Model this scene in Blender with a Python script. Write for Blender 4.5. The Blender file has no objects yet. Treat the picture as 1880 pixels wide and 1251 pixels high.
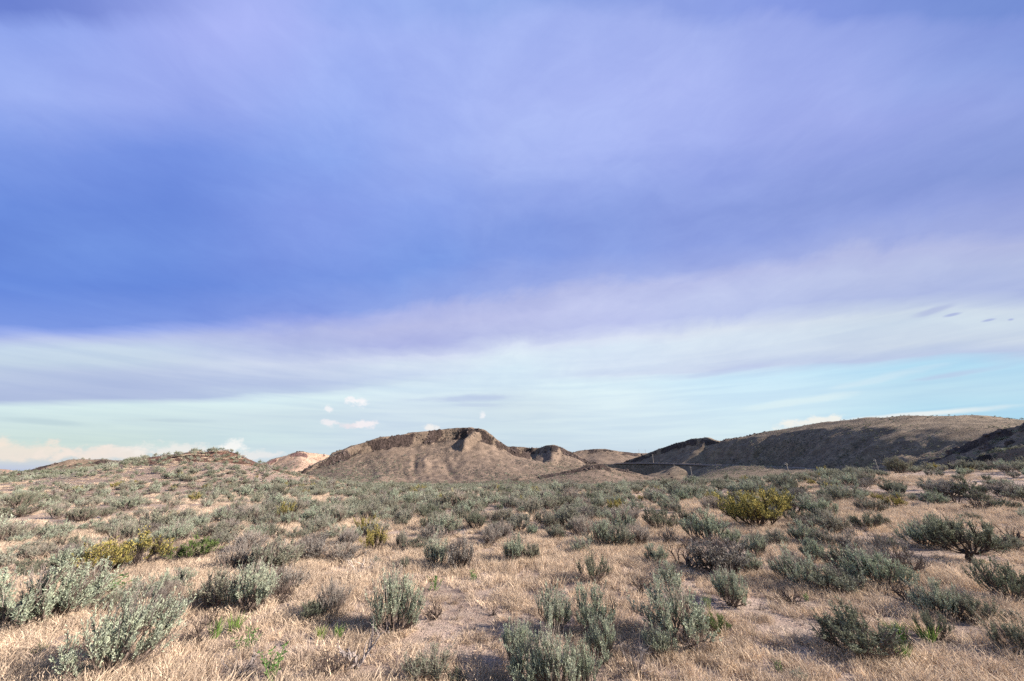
import bpy, math, random
import numpy as np
from mathutils import Vector, Matrix
R = math.radians
sc = bpy.context.scene
col = sc.collection

# ------------------------------------------------------------------ camera
W0, H0, F = 1880.0, 1251.0, 660.0
PITCH = math.atan(242.0 / F)
EYE = 1.85
cam_d = bpy.data.cameras.new('camera'); cam = bpy.data.objects.new('camera', cam_d); col.objects.link(cam)
cam.location = (0, 0, EYE); cam.rotation_euler = (math.pi / 2 + PITCH, 0, 0)
cam_d.sensor_width = 36; cam_d.lens = 36 * F / W0; cam_d.clip_start = 0.1; cam_d.clip_end = 20000
sc.camera = cam
CP, SP = math.cos(PITCH), math.sin(PITCH)

def ray(px, py):
    dx = (np.asarray(px, float) - W0 / 2) / F; dy = (H0 / 2 - np.asarray(py, float)) / F
    return dx, CP - dy * SP, dy * CP + SP

def at(px, py, rng):                       # a point seen at a pixel, rng metres away on the plan
    x, y, z = ray(px, py); n = math.hypot(x, y)
    return np.array((x / n * rng, y / n * rng, EYE + z / n * rng))

def project(x, y, z):
    z = z - EYE
    dep = y * CP + z * SP; up = -y * SP + z * CP
    dep = np.where(dep < 0.1, 0.1, dep)
    return W0 / 2 + F * x / dep, H0 / 2 - F * up / dep, dep

# ------------------------------------------------------------------ light and exposure
SUN_EL, SUN_BACK = 26.0, 14.0              # degrees up; degrees behind straight-right
sd = Vector((math.cos(R(SUN_BACK)) * math.cos(R(SUN_EL)), -math.sin(R(SUN_BACK)) * math.cos(R(SUN_EL)), math.sin(R(SUN_EL))))
sl = bpy.data.lights.new('sun', 'SUN'); sl.energy = 5.0; sl.angle = R(0.53); sl.color = (1.0, 0.89, 0.77)
so = bpy.data.objects.new('sun', sl); col.objects.link(so)
so.rotation_euler = sd.to_track_quat('Z', 'Y').to_euler(); so.location = (30, -10, 40)
EXPO = 1.28
sc.view_settings.view_transform = 'Standard'; sc.view_settings.look = 'None'
sc.view_settings.exposure = EXPO; sc.view_settings.gamma = 1
sc.view_settings.use_curve_mapping = False

def lin(c):
    c = [v / 255.0 for v in c]
    return tuple(v / 12.92 if v <= .04045 else ((v + .055) / 1.055) ** 2.4 for v in c)

class NB:                                   # small node-graph builder
    def __init__(s, nt): s.nt = nt
    def n(s, t, **k):
        o = s.nt.nodes.new(t)
        for a, b in k.items(): setattr(o, a, b)
        return o
    def set(s, sock, v):
        if hasattr(v, 'links') or isinstance(v, bpy.types.NodeSocket): s.nt.links.new(v, sock)
        else: sock.default_value = v
    def m(s, op, a, b=0.0, c=None, clamp=False):
        o = s.n('ShaderNodeMath', operation=op, use_clamp=clamp)
        s.set(o.inputs[0], a); s.set(o.inputs[1], b)
        if c is not None: s.set(o.inputs[2], c)
        return o.outputs[0]
    def mix(s, f, a, b, bt='MIX'):
        o = s.n('ShaderNodeMix', data_type='RGBA', blend_type=bt)
        s.set(o.inputs[0], f)
        for q, v in ((6, a), (7, b)):
            if isinstance(v, (tuple, list)) and len(v) == 3: v = (*v, 1)
            s.set(o.inputs[q], v)
        return o.outputs[2]
    def ramp(s, f, stops, interp='LINEAR'):
        o = s.n('ShaderNodeValToRGB'); r = o.color_ramp; r.interpolation = interp
        while len(r.elements) > 1: r.elements.remove(r.elements[0])
        for i, (p, c) in enumerate(stops):
            e = r.elements[0] if i == 0 else r.elements.new(p)
            e.position = p
            if not isinstance(c, (tuple, list)): c = (c, c, c)
            e.color = (*c, 1)
        s.set(o.inputs[0], f)
        return o.outputs[0]
    def sstep(s, x, a, b):
        o = s.n('ShaderNodeMapRange', interpolation_type='SMOOTHSTEP')
        s.set(o.inputs[0], x); o.inputs[1].default_value = a; o.inputs[2].default_value = b
        return o.outputs[0]
    def noise(s, vec, scale, detail=4, rough=.55, dist=0.0):
        o = s.n('ShaderNodeTexNoise'); s.set(o.inputs['Vector'], vec)
        o.inputs['Scale'].default_value = scale; o.inputs['Detail'].default_value = detail
        o.inputs['Roughness'].default_value = rough; o.inputs['Distortion'].default_value = dist
        return o.outputs['Fac']
    def mapv(s, vec, scale, rot=(0, 0, 0), loc=(0, 0, 0)):
        o = s.n('ShaderNodeMapping'); s.set(o.inputs['Vector'], vec)
        o.inputs['Scale'].default_value = scale; o.inputs['Rotation'].default_value = rot; o.inputs['Location'].default_value = loc
        return o.outputs[0]

# ------------------------------------------------------------------ sky (world)
world = bpy.data.worlds.new('World'); sc.world = world; world.use_nodes = True
nt = world.node_tree; nt.nodes.clear(); b = NB(nt)
out = b.n('ShaderNodeOutputWorld'); bg = b.n('ShaderNodeBackground'); nt.links.new(bg.outputs[0], out.inputs[0])
PX = [0, 235, 470, 705, 940, 1175, 1410, 1645, 1880]
EDG = [[0] * 9,
       [596, 590, 578, 556, 527, 500, 470, 436, 408],
       [650, 648, 664, 657, 630, 606, 588, 568, 544],
       [737, 739, 728, 707, 694, 692, 680, 660, 650],
       [870] * 9]
QS = [0, .07, .28, .45, .62, .76, .88, 1.22, 1.5, 1.80, 2.12, 2.35, 2.7, 2.93, 3.07, 3.3, 3.6, 3.85, 4.0]
CT = [  # colour of the sky down each of nine image columns, at the stops QS
 [(92,122,208),(128,158,236),(138,166,240),(112,148,230),(92,134,222),(82,124,214),(84,128,220),(140,160,230),(172,184,230),(188,206,230),(196,214,230),(190,206,228),(178,192,224),(176,190,222),(210,231,234),(206,227,230),(206,224,216),(208,214,218),(176,188,224)],
 [(120,150,230),(136,164,240),(134,160,238),(98,136,224),(88,128,218),(96,138,224),(88,130,220),(146,164,232),(182,192,232),(196,210,232),(198,214,232),(186,198,228),(176,190,224),(178,192,224),(216,236,238),(212,230,229),(208,226,222),(214,220,220),(206,214,226)],
 [(146,166,240),(150,168,242),(136,160,236),(108,142,228),(100,138,224),(102,140,226),(94,134,222),(140,156,228),(172,180,228),(182,192,230),(204,214,236),(192,204,232),(184,198,228),(188,204,230),(218,238,242),(208,226,232),(206,226,230),(210,224,230),(214,222,230)],
 [(146,166,238),(156,172,242),(152,170,242),(148,168,240),(124,150,232),(118,146,228),(112,144,226),(164,172,228),(176,180,226),(168,174,226),(208,216,240),(210,222,240),(200,214,238),(206,222,238),(216,234,244),(210,226,238),(206,222,234),(206,222,232),(214,222,230)],
 [(140,162,232),(156,172,240),(162,176,242),(158,174,240),(140,160,232),(126,150,226),(128,152,228),(174,180,228),(184,188,232),(180,186,230),(214,224,244),(220,234,246),(216,234,246),(216,234,246),(214,232,244),(210,226,236),(206,224,234),(206,222,232),(210,220,230)],
 [(138,156,228),(158,172,238),(164,176,242),(158,172,240),(140,158,230),(128,148,222),(134,154,226),(178,184,230),(188,194,236),(186,192,236),(218,226,244),(216,230,246),(214,226,244),(206,218,240),(220,240,248),(220,238,246),(212,230,240),(206,222,232),(206,218,228)],
 [(130,148,226),(148,162,232),(158,170,238),(156,168,236),(142,156,228),(132,148,220),(138,154,224),(178,184,230),(186,194,234),(180,190,232),(214,224,238),(214,226,240),(208,220,238),(196,208,234),(200,230,248),(206,232,246),(216,236,242),(206,222,230),(204,216,226)],
 [(134,153,227),(142,158,230),(144,160,230),(148,160,230),(136,152,222),(128,146,216),(138,154,222),(176,182,226),(180,188,228),(172,182,226),(208,220,234),(208,222,236),(206,218,234),(190,204,232),(178,222,244),(200,228,240),(178,220,240),(196,216,226),(220,226,228)],
 [(112,136,212),(126,145,219),(130,150,222),(136,152,222),(130,148,216),(126,144,212),(140,152,216),(172,178,220),(170,180,220),(164,176,220),(206,218,232),(206,218,230),(204,214,228),(186,200,226),(186,214,236),(180,218,240),(168,212,236),(180,206,220),(222,226,226)],
]
def edge(k, px): return float(np.interp(px, PX, EDG[k]))
def az_px(az, y):
    dy = (H0 / 2 - y) / F
    return W0 / 2 + F * math.tan(az) * (CP - dy * SP)
AZ = [R(-67 + 16.75 * i) for i in range(9)]
eln, cols = [[] for _ in range(5)], []
for a in AZ:
    ys = []
    for k in range(5):
        y = EDG[k][4]
        for _ in range(30): y = .5 * y + .5 * edge(k, az_px(a, y))
        ys.append(y)
        x, yy, z = ray(az_px(a, y), y); eln[k].append(math.atan2(z, math.hypot(x, yy)))
    cc = []
    for q in QS:
        y = float(np.interp(q, range(5), ys)); px = min(1880, max(0, az_px(a, y)))
        i = min(7, int(px // 235)); t = px / 235 - i; j = QS.index(q)
        c = [CT[i][j][n] * (1 - t) + CT[i + 1][j][n] * t for n in range(3)]
        if q < 1: c = [c[0] + (19 if px < 600 else 8), c[1] + (11 if px < 600 else 9), c[2] + 2]
        elif q < 2: c = [c[0] + 5, c[1] + 7, c[2] + 3]   # deck a touch paler
        cc.append(lin(c))
    cols.append(cc)
tc = b.n('ShaderNodeTexCoord'); D = tc.outputs['Generated']
sep = b.n('ShaderNodeSeparateXYZ'); nt.links.new(D, sep.inputs[0])
X, Y, Z = sep.outputs
az = b.m('ARCTAN2', X, Y)
el = b.m('ARCTAN2', Z, b.m('SQRT', b.m('ADD', b.m('MULTIPLY', X, X), b.m('MULTIPLY', Y, Y))))
# wispy warp of the cloud deck
zz = b.m('MAXIMUM', b.m('ADD', Z, 0.10), 0.05)
pv = b.n('ShaderNodeCombineXYZ'); b.set(pv.inputs[0], b.m('DIVIDE', X, zz)); b.set(pv.inputs[1], b.m('DIVIDE', Y, zz)); pv.inputs[2].default_value = 3.7
n_big = b.noise(b.mapv(D, (1.6, 1.6, 4.5), (0, R(-10), 0)), 1.6, 3, .5)
n_wisp = b.noise(b.mapv(pv.outputs[0], (1.0, .55, 1), (0, 0, R(28))), 1.1, 7, .62, .9)
n_str = b.noise(b.mapv(D, (3, 3, 26), (0, R(-5), 0)), 1.6, 4, .55, .3)
azn = b.m('ADD', az, b.m('MULTIPLY', b.m('SUBTRACT', n_big, .5), .12))
t_az = b.m('DIVIDE', b.m('SUBTRACT', azn, AZ[0]), AZ[8] - AZ[0], clamp=True)
E = []
for k in range(5):
    E.append(b.ramp(t_az, [(i / 8, v) for i, v in enumerate(eln[k])], 'LINEAR'))
def seg(k):                                   # 0..1 across band k (top to bottom)
    return b.m('DIVIDE', b.m('SUBTRACT', E[k], elw), b.m('MAXIMUM', b.m('SUBTRACT', E[k], E[k + 1]), .005), clamp=True)
wb = b.m('MULTIPLY', b.m('SUBTRACT', n_wisp, .5), b.m('MULTIPLY', b.sstep(el, .14, .5), .05))
n_d = b.noise(b.mapv(D, (1, 1, 2.0), (R(15), R(-30), R(10)), (1, 5, 2)), 3.2, 8, .60, 1.0)
wb = b.m('ADD', wb, b.m('MULTIPLY', b.m('SUBTRACT', n_d, .5), b.m('MULTIPLY', b.sstep(el, .10, .45), .10)))
ws = b.m('MULTIPLY', b.m('SUBTRACT', n_str, .5), .016)
elw = b.m('ADD', b.m('ADD', el, wb), ws)
elw = b.m('ADD', elw, b.m('MULTIPLY', b.m('SUBTRACT', n_big, .5), b.m('MULTIPLY', b.sstep(el, .2, .8), .10)))
q = seg(0)
for k in (1, 2, 3): q = b.m('ADD', q, seg(k))
qn = b.m('DIVIDE', q, 4.0)
cl = None
for i in range(9):
    r = b.ramp(qn, [(QS[j] / 4, cols[i][j]) for j in range(len(QS))], 'LINEAR')
    if cl is None: cl = r
    else:
        w = b.sstep(t_az, (i - 1) / 8, i / 8); cl = b.mix(w, cl, r)
# gentle mottling of the deck
mot = b.noise(b.mapv(D, (1, 1, 1.9), (R(20), R(-28), R(20)), (4, 2, 0)), 3.0, 8, .58, .9)
cl = b.mix(b.m('MULTIPLY', b.sstep(el, .12, .4), .55), cl, b.mix(b.sstep(mot, .25, .75), (.87, .89, .95), (1.11, 1.10, 1.04)), 'MULTIPLY')
fib = b.noise(b.mapv(D, (1, 1, 2.4), (R(10), R(-32), R(5))), 11, 8, .66, .6)
cl = b.mix(b.m('MULTIPLY', b.sstep(el, .08, .3), .5), cl, b.mix(b.sstep(fib, .25, .75), (.93, .94, .97), (1.06, 1.06, 1.03)), 'MULTIPLY')
stv = b.noise(b.mapv(D, (2.4, 2.4, 36), (0, R(-3), 0)), 1.5, 4, .55, .4)
cl = b.mix(b.m('MULTIPLY', b.m('SUBTRACT', 1.0, b.sstep(el, .18, .40)), .40), cl, b.mix(b.sstep(stv, .3, .7), (.84, .88, .96), (1.10, 1.09, 1.04)), 'MULTIPLY')
# small separate clouds, each a real direction in the sky: (px, py, half-width, half-height, colour, threshold, strength)
fine = b.noise(b.mapv(D, (1, 1, 1.5)), 42, 6, .62)
smooth_n = b.noise(b.mapv(D, (1, 1, 4)), 12, 4, .55)
def azel(px, py):
    x, y, z = ray(px, py); return math.atan2(x, y), math.atan2(z, math.hypot(x, y))
BL = [(655, 737, 24, 10, (250, 248, 250), .50, .95, 0), (600, 750, 12, 9, (248, 246, 248), .52, .8, 0), (604, 777, 18, 9, (248, 242, 244), .50, .75, 0),
      (640, 782, 24, 8, (242, 230, 234), .52, .7, 0), (672, 779, 24, 10, (250, 242, 244), .48, .85, 0), (793, 785, 18, 10, (248, 244, 240), .48, .85, 0),
      (886, 762, 7, 11, (250, 248, 250), .5, .7, 0),
      (60, 829, 130, 19, (244, 230, 216), .36, .75, 0), (190, 833, 110, 16, (246, 232, 222), .40, .8, 0), (5, 810, 16, 12, (246, 232, 218), .42, .7, 0),
      (330, 826, 90, 14, (246, 240, 234), .42, .7, 0), (430, 820, 26, 16, (252, 250, 246), .40, .85, 0), (480, 836, 60, 10, (246, 240, 236), .44, .6, 0),
      (1480, 776, 90, 11, (250, 246, 236), .36, .8, -.075), (1660, 764, 240, 6, (250, 248, 242), .1, .7, -.02),
      (850, 732, 110, 8, (176, 190, 226), .25, .55, -.06), (870, 744, 60, 4, (190, 204, 230), .25, .4, 0), (1716, 570, 52, 8, (158, 168, 218), .25, .45, -.10),
      (1748, 578, 22, 3.5, (160, 172, 220), .25, .7, 0), (1815, 588, 18, 3, (160, 172, 220), .25, .7, 0), (1856, 587, 9, 3, (160, 172, 220), .25, .7, 0),
      (100, 776, 110, 8, (184, 206, 216), .3, .55, 0), (300, 772, 90, 6, (186, 206, 218), .3, .5, -.05), (1330, 683, 150, 7, (190, 202, 234), .25, .5, -.06),
      (1600, 700, 150, 9, (220, 236, 244), .3, .4, -.12), (1480, 735, 160, 9, (222, 240, 244), .25, .7, -.08), (1740, 690, 130, 7, (186, 204, 232), .3, .7, -.03)]
for (px, py, hw, hh, c, th, st, tilt) in BL:
    a0, e0 = azel(px, py); a1, _ = azel(px + hw, py); _, e1 = azel(px, py - hh)
    ha, he = (a1 - a0) * 1.3, (e1 - e0) * 1.3
    da = b.m('DIVIDE', b.m('SUBTRACT', az, a0), ha)
    ee = b.m('SUBTRACT', el, e0)
    if tilt: ee = b.m('ADD', ee, b.m('MULTIPLY', b.m('SUBTRACT', az, a0), tilt))
    de = b.m('DIVIDE', ee, he)
    r2 = b.m('ADD', b.m('MULTIPLY', da, da), b.m('MULTIPLY', de, de))
    g = b.m('SUBTRACT', 1.0, b.m('SQRT', r2))
    nn = fine if th >= .34 else smooth_n
    f = b.m('ADD', g, b.m('MULTIPLY', b.m('SUBTRACT', nn, .5), 2.2 if th >= .34 else 1.1))
    f = b.sstep(f, th * .45, th * .45 + (.6 if th >= .34 else .7))
    cl = b.mix(b.m('MULTIPLY', f, st), cl, lin(c))
# clear physical sky behind and away from the cloud bank
ns = b.n('ShaderNodeTexSky', sky_type='NISHITA', sun_disc=False)
ns.sun_elevation = R(SUN_EL); ns.sun_rotation = R(90 + SUN_BACK); ns.altitude = 1200; ns.dust_density = .6
NST = .07
nis = b.mix(1.0, ns.outputs[0], (NST, NST, NST), 'MULTIPLY')
k = 2 ** -EXPO
front = b.mix(1.0, cl, (k, k, k), 'MULTIPLY')
absaz = b.m('ABSOLUTE', az)
cover = b.m('MULTIPLY', b.m('SUBTRACT', 1.0, b.sstep(absaz, R(78), R(115))), b.m('SUBTRACT', 1.0, b.sstep(el, R(70), R(86))))
fin = b.mix(cover, nis, front)
nt.links.new(fin, bg.inputs[0]); bg.inputs[1].default_value = 1.0

# ------------------------------------------------------------------ numeric noise
def hsh(ix, iy, s):
    h = (ix.astype(np.int64) * 374761393 + iy.astype(np.int64) * 668265263 + s * 1442695041) & 0x7fffffff
    h = ((h ^ (h >> 13)) * 1274126177) & 0x7fffffff
    return ((h ^ (h >> 16)) & 0xffffff) / float(0xffffff)
def vnoise(x, y, s=0):
    ix, iy = np.floor(x), np.floor(y); fx, fy = x - ix, y - iy
    fx = fx * fx * (3 - 2 * fx); fy = fy * fy * (3 - 2 * fy)
    a = hsh(ix, iy, s); c = hsh(ix + 1, iy, s); d = hsh(ix, iy + 1, s); e = hsh(ix + 1, iy + 1, s)
    return (a * (1 - fx) + c * fx) * (1 - fy) + (d * (1 - fx) + e * fx) * fy
def fbm(x, y, wl, s=0, o=4, g=.5):
    v, a, t = 0, 1.0, 0
    for i in range(o):
        v = v + a * vnoise(x / wl + 13.7 * i, y / wl - 7.3 * i, s + i); t += a; a *= g; wl = wl * .5
    return v / t * 2 - 1
def sst(a, b_, x):
    t = np.clip((x - a) / (b_ - a), 0, 1); return t * t * (3 - 2 * t)

# ------------------------------------------------------------------ terrain
def seg_dist(x, y, p, q_):
    dx, dy = q_[0] - p[0], q_[1] - p[1]; L2 = dx * dx + dy * dy + 1e-9
    t = np.clip(((x - p[0]) * dx + (y - p[1]) * dy) / L2, 0, 1)
    ex, ey = x - (p[0] + t * dx), y - (p[1] + t * dy)
    side = (x - p[0]) * dy - (y - p[1]) * dx
    return np.hypot(ex, ey), t, side

def swell(x, y, pts, wn, wf):               # a low smooth rise along a line of points
    best = np.zeros_like(x)
    for p, q_ in zip(pts[:-1], pts[1:]):
        d, t, s = seg_dist(x, y, p, q_)
        h = p[2] * (1 - t) + q_[2] * t
        w = np.where(s > 0, wn, wf) if True else wn
        v = h * np.exp(-(d / w) ** 2)
        best = np.maximum(best, v)
    return best

def flat(x, y):
    r = np.hypot(x, y)
    z = -0.026 * 9 * np.logaddexp(0, (r - 30) / 9)
    return z
RS = []                                      # right-hand swell
for (px, py, rg) in [(2400, 846, 60), (2050, 852, 56), (1880, 857, 54), (1760, 863, 56), (1640, 870, 60), (1500, 879, 66), (1380, 886, 74)]:
    p = at(px, py, rg); p[2] = p[2] - flat(p[0], p[1]) ; RS.append(p)
def base_z(x, y):
    x = np.asarray(x, float); y = np.asarray(y, float); r = np.hypot(x, y)
    z = flat(x, y) + swell(x, y, RS, 17, 24) - .12
    z = z + .22 * fbm(x, y, 38, 5, 3) * sst(14, 50, r) + .07 * fbm(x, y, 5, 9, 3) + .025 * fbm(x, y, 1.1, 19, 2) * (r < 60)
    return z

HILLS = []
def hill(name, pts, wf, wb_, k=1.5, cap=.04, cliff=0.0, cw=.05, rough=1.0, rib=0.0, ribw=22, res=2.0, seed=1, spurs=(), mat='hill', rock=0.0, bush=1.0, back=1.0, fine_=1.0, prof=None):
    lines = []
    for L in [pts] + list(spurs):
        lines.append([tuple(at(*p[:3])) + ((p[3] if len(p) > 3 else 1.0),) for p in L])
    HILLS.append(dict(name=name, lines=lines, wf=wf, wb=wb_, k=k, cap=cap, cliff=cliff, cw=cw, rough=rough, rib=rib, ribw=ribw, res=res, seed=seed, mat=mat, rock=rock, bush=bush, fine=fine_, prof=prof))
def hill_z(h, x, y, want=False):
    """height above datum and fraction of hill height (0 at the foot)"""
    bz = base_z(x, y)
    nx = x + 7 * h['rough'] * fbm(x, y, 45, h['seed'] + 40, 3); ny = y + 7 * h['rough'] * fbm(x, y, 45, h['seed'] + 50, 3)
    z = bz - 3.0; frac = np.zeros_like(x); rock = np.zeros_like(x)
    n1 = fbm(x, y, 14, h['seed'] + 60, 4, .6); al = 0.0
    for li, L in enumerate(h['lines']):
        cum = 0.0; DD, ZC, WW, AL = [], [], [], []
        for p, q_ in zip(L[:-1], L[1:]):
            d, t, s = seg_dist(nx, ny, p, q_)
            wm = p[3] * (1 - t) + q_[3] * t
            ln = math.hypot(q_[0] - p[0], q_[1] - p[1])
            DD.append(d); ZC.append(p[2] * (1 - t) + q_[2] * t); AL.append(cum + t * ln); cum += ln
            WW.append(np.where(s > 0, h['wf'], h['wb']) * wm)
        DD = np.array(DD); dm = DD.min(0); wt = np.exp(-np.clip((DD - dm) / (.05 * h['wf'] + .12 * dm), 0, 40)); wt /= wt.sum(0)
        zc, w, along = (wt * np.array(ZC)).sum(0), (wt * np.array(WW)).sum(0), (wt * np.array(AL)).sum(0); d = dm
        if h['rib']: w = w * (1 + h['rib'] * fbm(along, d * .22, h['ribw'], h['seed'] + li * 7, 3) + .05 * fbm(along, d * .1, 7, h['seed'] + li * 7 + 3, 3))
        u = d / w
        uc = h['cap'] * (1 + .5 * n1)
        pr = (1 - np.clip((u - uc) / (1 - uc), 0, 1)) ** h['k']
        if h['prof'] and li == 0: pr = np.interp(np.clip(u * (1 + .10 * n1), 0, 1), *h['prof'])
        if li: pr = (1 - np.clip((np.sqrt(u * u + .012) - .11) / .92, 0, 1)) ** 1.35
        if h['cliff'] and li == 0:
            cs = sst(uc, uc + h['cw'], u + .02 * n1)
            cn = h['cliff'] * np.clip(.95 + .45 * fbm(along, 0 * d, 50, h['seed'] + 3, 2), .3, 1.4)
            pr = pr * (1 - cn * cs)
            rk = sst(uc - .01, uc + .01, u) * (1 - sst(uc + h['cw'] * 1.1, uc + h['cw'] * 2.4, u)) * np.clip(.62 + 1.5 * fbm(along, d, 16, h['seed'] + 5, 3), 0, 1)
        elif h['cliff'] and li == 1: rk = (1 - sst(.05, .15, u)) * (1 - sst(10, 24, along)) * np.clip(.55 + 1.5 * fbm(nx, ny, 10, h['seed'] + 6, 3), 0, 1)
        else: rk = 0 * u
        v = bz + (zc - bz) * pr - np.where(u >= 1, 3.0, 0)
        up = v > z
        z = np.where(up, v, z); frac = np.where(up, pr, frac); rock = np.where(up, rk, rock)
    e = sst(0, .12, frac)
    z = z + e * (h['rough'] * (1.6 * fbm(x, y, 26, h['seed'] + 70, 3) + .5 * n1) + h['fine'] * .22 * fbm(x, y, 4, h['seed'] + 80, 3))
    if h['rock']:
        ro = np.abs(fbm(x, y, 9, h['seed'] + 90, 4, .6))
        z = z + rock * h['rock'] * (fbm(x, y, 7, h['seed'] + 95, 3, .6) * 1.8)
    return (z, frac, rock) if want else z

hill('hill', [(-400, 872, 180), (-120, 870, 170), (0, 870, 150), (80, 869, 138), (150, 866, 125), (210, 859, 112), (255, 848, 102), (300, 839, 96), (370, 831, 90), (422, 826, 86), (436, 832, 86), (452, 842, 87), (480, 853, 88), (540, 867, 90), (600, 881, 92), (650, 893, 94)],
     30, 26, k=1.55, cap=.02, cliff=.09, cw=.09, rough=.14, res=.8, seed=3, mat='nearhill', bush=3.2, fine_=.5)
hill('hill', [(95, 866, 215), (128, 858, 220), (165, 852, 222), (185, 855, 222), (215, 866, 220)], 40, 40, rough=.3, res=1.5, seed=5, bush=1.3)
hill('mesa', [(60, 866, 520), (120, 852, 520), (138, 846, 515), (150, 843.5, 515), (190, 844, 510), (225, 850, 510), (290, 862, 510)], 120, 90, k=1.5, cliff=.22, cw=.06, rock=1.2, res=2.5, seed=7, mat='mesa', bush=.4)
hill('hill', [(-60, 866, 700), (-10, 861, 700), (15, 863, 700), (40, 868, 700)], 90, 90, res=4, seed=8, mat='redhill', bush=.3)
hill('hill', [(440, 868, 560), (488, 852, 570), (520, 840, 575), (545, 835, 575), (558, 829.5, 570), (570, 831, 575), (600, 835, 590), (660, 845, 620)], 120, 90, k=1.4, cliff=.15, cw=.05, rock=1.8, rib=.25, res=2.0, seed=11, mat='redhill', bush=.35,
     spurs=[[(558, 829.5, 570), (548, 848, 535, .5), (535, 860, 500, .4)]])
hill('mesa', [(520, 884, 400), (548, 870, 408), (600, 845, 420), (632, 826, 428), (646, 815, 432), (700, 803, 438), (760, 794, 444), (800, 791, 448), (840, 787, 446), (862, 785, 436), (888, 786, 430), (903, 797, 430), (913, 814, 432), (930, 824, 440), (960, 832, 450)],
     158, 100, k=1.62, cap=.03, cliff=.20, cw=.032, rock=3.4, rib=.24, ribw=34, res=1.2, seed=21, mat='mesa', bush=1.0, fine_=2.6,
     spurs=[[(884, 788, 430, .42), (872, 794, 422, .34), (862, 806, 412, .24), (855, 824, 400, .16)], [(930, 828, 430, .4), (960, 846, 400, .4), (1000, 868, 370, .35)]])
hill('hill', [(890, 828, 520), (935, 822, 520), (965, 821, 520), (995, 822, 515), (1010, 817, 505), (1020, 815.5, 500), (1032, 820, 498), (1045, 831, 498), (1085, 849, 498), (1130, 862, 495), (1180, 873, 490)], 130, 110, k=1.4, cap=.02, cliff=.10, cw=.04, rock=1.5, rib=.22, ribw=40, res=2.0, seed=31, mat='mesa', bush=.8,
     spurs=[[(1020, 818, 495, .4), (1005, 845, 450, .35), (980, 868, 400, .3)]])
hill('hill', [(980, 840, 900), (1045, 833, 900), (1068, 827, 905), (1108, 823.5, 905), (1120, 828.5, 905), (1138, 831, 915), (1170, 832.5, 950), (1230, 833, 980)], 260, 120, k=1.5, cliff=.05, cw=.03, rock=1, res=5, seed=41, mat='mesa', bush=.4)
hill('hill', [(940, 880, 300), (1010, 869, 318), (1050, 861, 325), (1078, 854, 330), (1098, 852, 332), (1106, 857, 334), (1150, 869, 334), (1200, 879, 334), (1240, 885, 334)], 60, 50, k=1.5, cap=.02, cliff=.18, cw=.05, rock=1.2, res=1.5, rough=.6, seed=51, mat='mesa', bush=1.1)
hill('hill', [(1080, 874, 700), (1130, 856, 692), (1160, 844, 682), (1200, 829, 665), (1245, 811, 640), (1270, 806, 618), (1298, 803, 590), (1316, 809, 575), (1345, 820, 562), (1400, 842, 545)], 92, 110, k=1.35, cap=.03, cliff=.10, cw=.04, rock=1.5, rib=.25, ribw=50, res=2.5, seed=61, mat='hill', bush=.8,
     spurs=[[(1300, 806, 586, .55), (1278, 828, 560, .75), (1245, 856, 530, .8)]])
hill('hill', [(1195, 868, 640), (1240, 838, 640), (1310, 815, 620), (1360, 803, 590), (1420, 791, 550), (1500, 778, 510), (1580, 769, 480), (1650, 765, 455, 1.05), (1760, 765, 425, 1.15), (1880, 769, 400, 1.2), (2100, 780, 370, 1.2), (2400, 800, 340, 1.2)], 160, 150, prof=([0, .07, .25, .35, .56, .62, 1.0], [1, .985, .86, .70, .22, .17, 0]), rib=.16, ribw=50, res=2.2, seed=71, mat='hill', bush=.9)
hill('hill', [(1650, 874, 270), (1700, 858, 255), (1740, 840, 240), (1790, 812, 224), (1840, 787, 208), (1900, 766, 190), (2000, 745, 172), (2200, 725, 150)], 40, 90, k=1.2, cap=.03, cliff=.12, cw=.06, rock=1.8, rib=.18, ribw=24, res=1.4, seed=81, rough=.7, mat='hill', bush=.8)
hill('hill', [(1660, 874, 205), (1700, 860, 192), (1735, 843, 182), (1790, 842, 166), (1830, 830, 154), (1880, 821, 142), (1960, 808, 128), (2100, 790, 112)], 22, 60, k=1.3, cap=.03, cliff=.34, cw=.10, rock=1.6, res=1.0, seed=91, rough=.4, mat='darkrock', bush=.6)

hill('hill', [(1110, 852, 610, .25), (1150, 850.5, 590, .25), (1200, 850.5, 560, .25), (1250, 852, 530, .28), (1300, 853.5, 500, .35), (1350, 855, 460, .6), (1400, 856.5, 420, .9), (1450, 859, 390, 1.0), (1500, 861.5, 365), (1550, 864, 348), (1600, 867, 332), (1660, 871, 318)],
     110, 70, k=1.15, cap=.06, rough=.12, res=2.5, seed=95, mat='hill', bush=1.4, fine_=.3)

def height(x, y):
    x = np.asarray(x, float); y = np.asarray(y, float)
    z = base_z(x, y)
    for h in HILLS:
        xs = [p[0] for L in h['lines'] for p in L]; ys = [p[1] for L in h['lines'] for p in L]
        m = max(h['wf'], h['wb']) * 1.35 + 10
        inb = (x > min(xs) - m) & (x < max(xs) + m) & (y > min(ys) - m) & (y < max(ys) + m)
        if inb.any():
            zz_ = hill_z(h, x[inb], y[inb]); z[inb] = np.maximum(z[inb], zz_)
    return z

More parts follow.
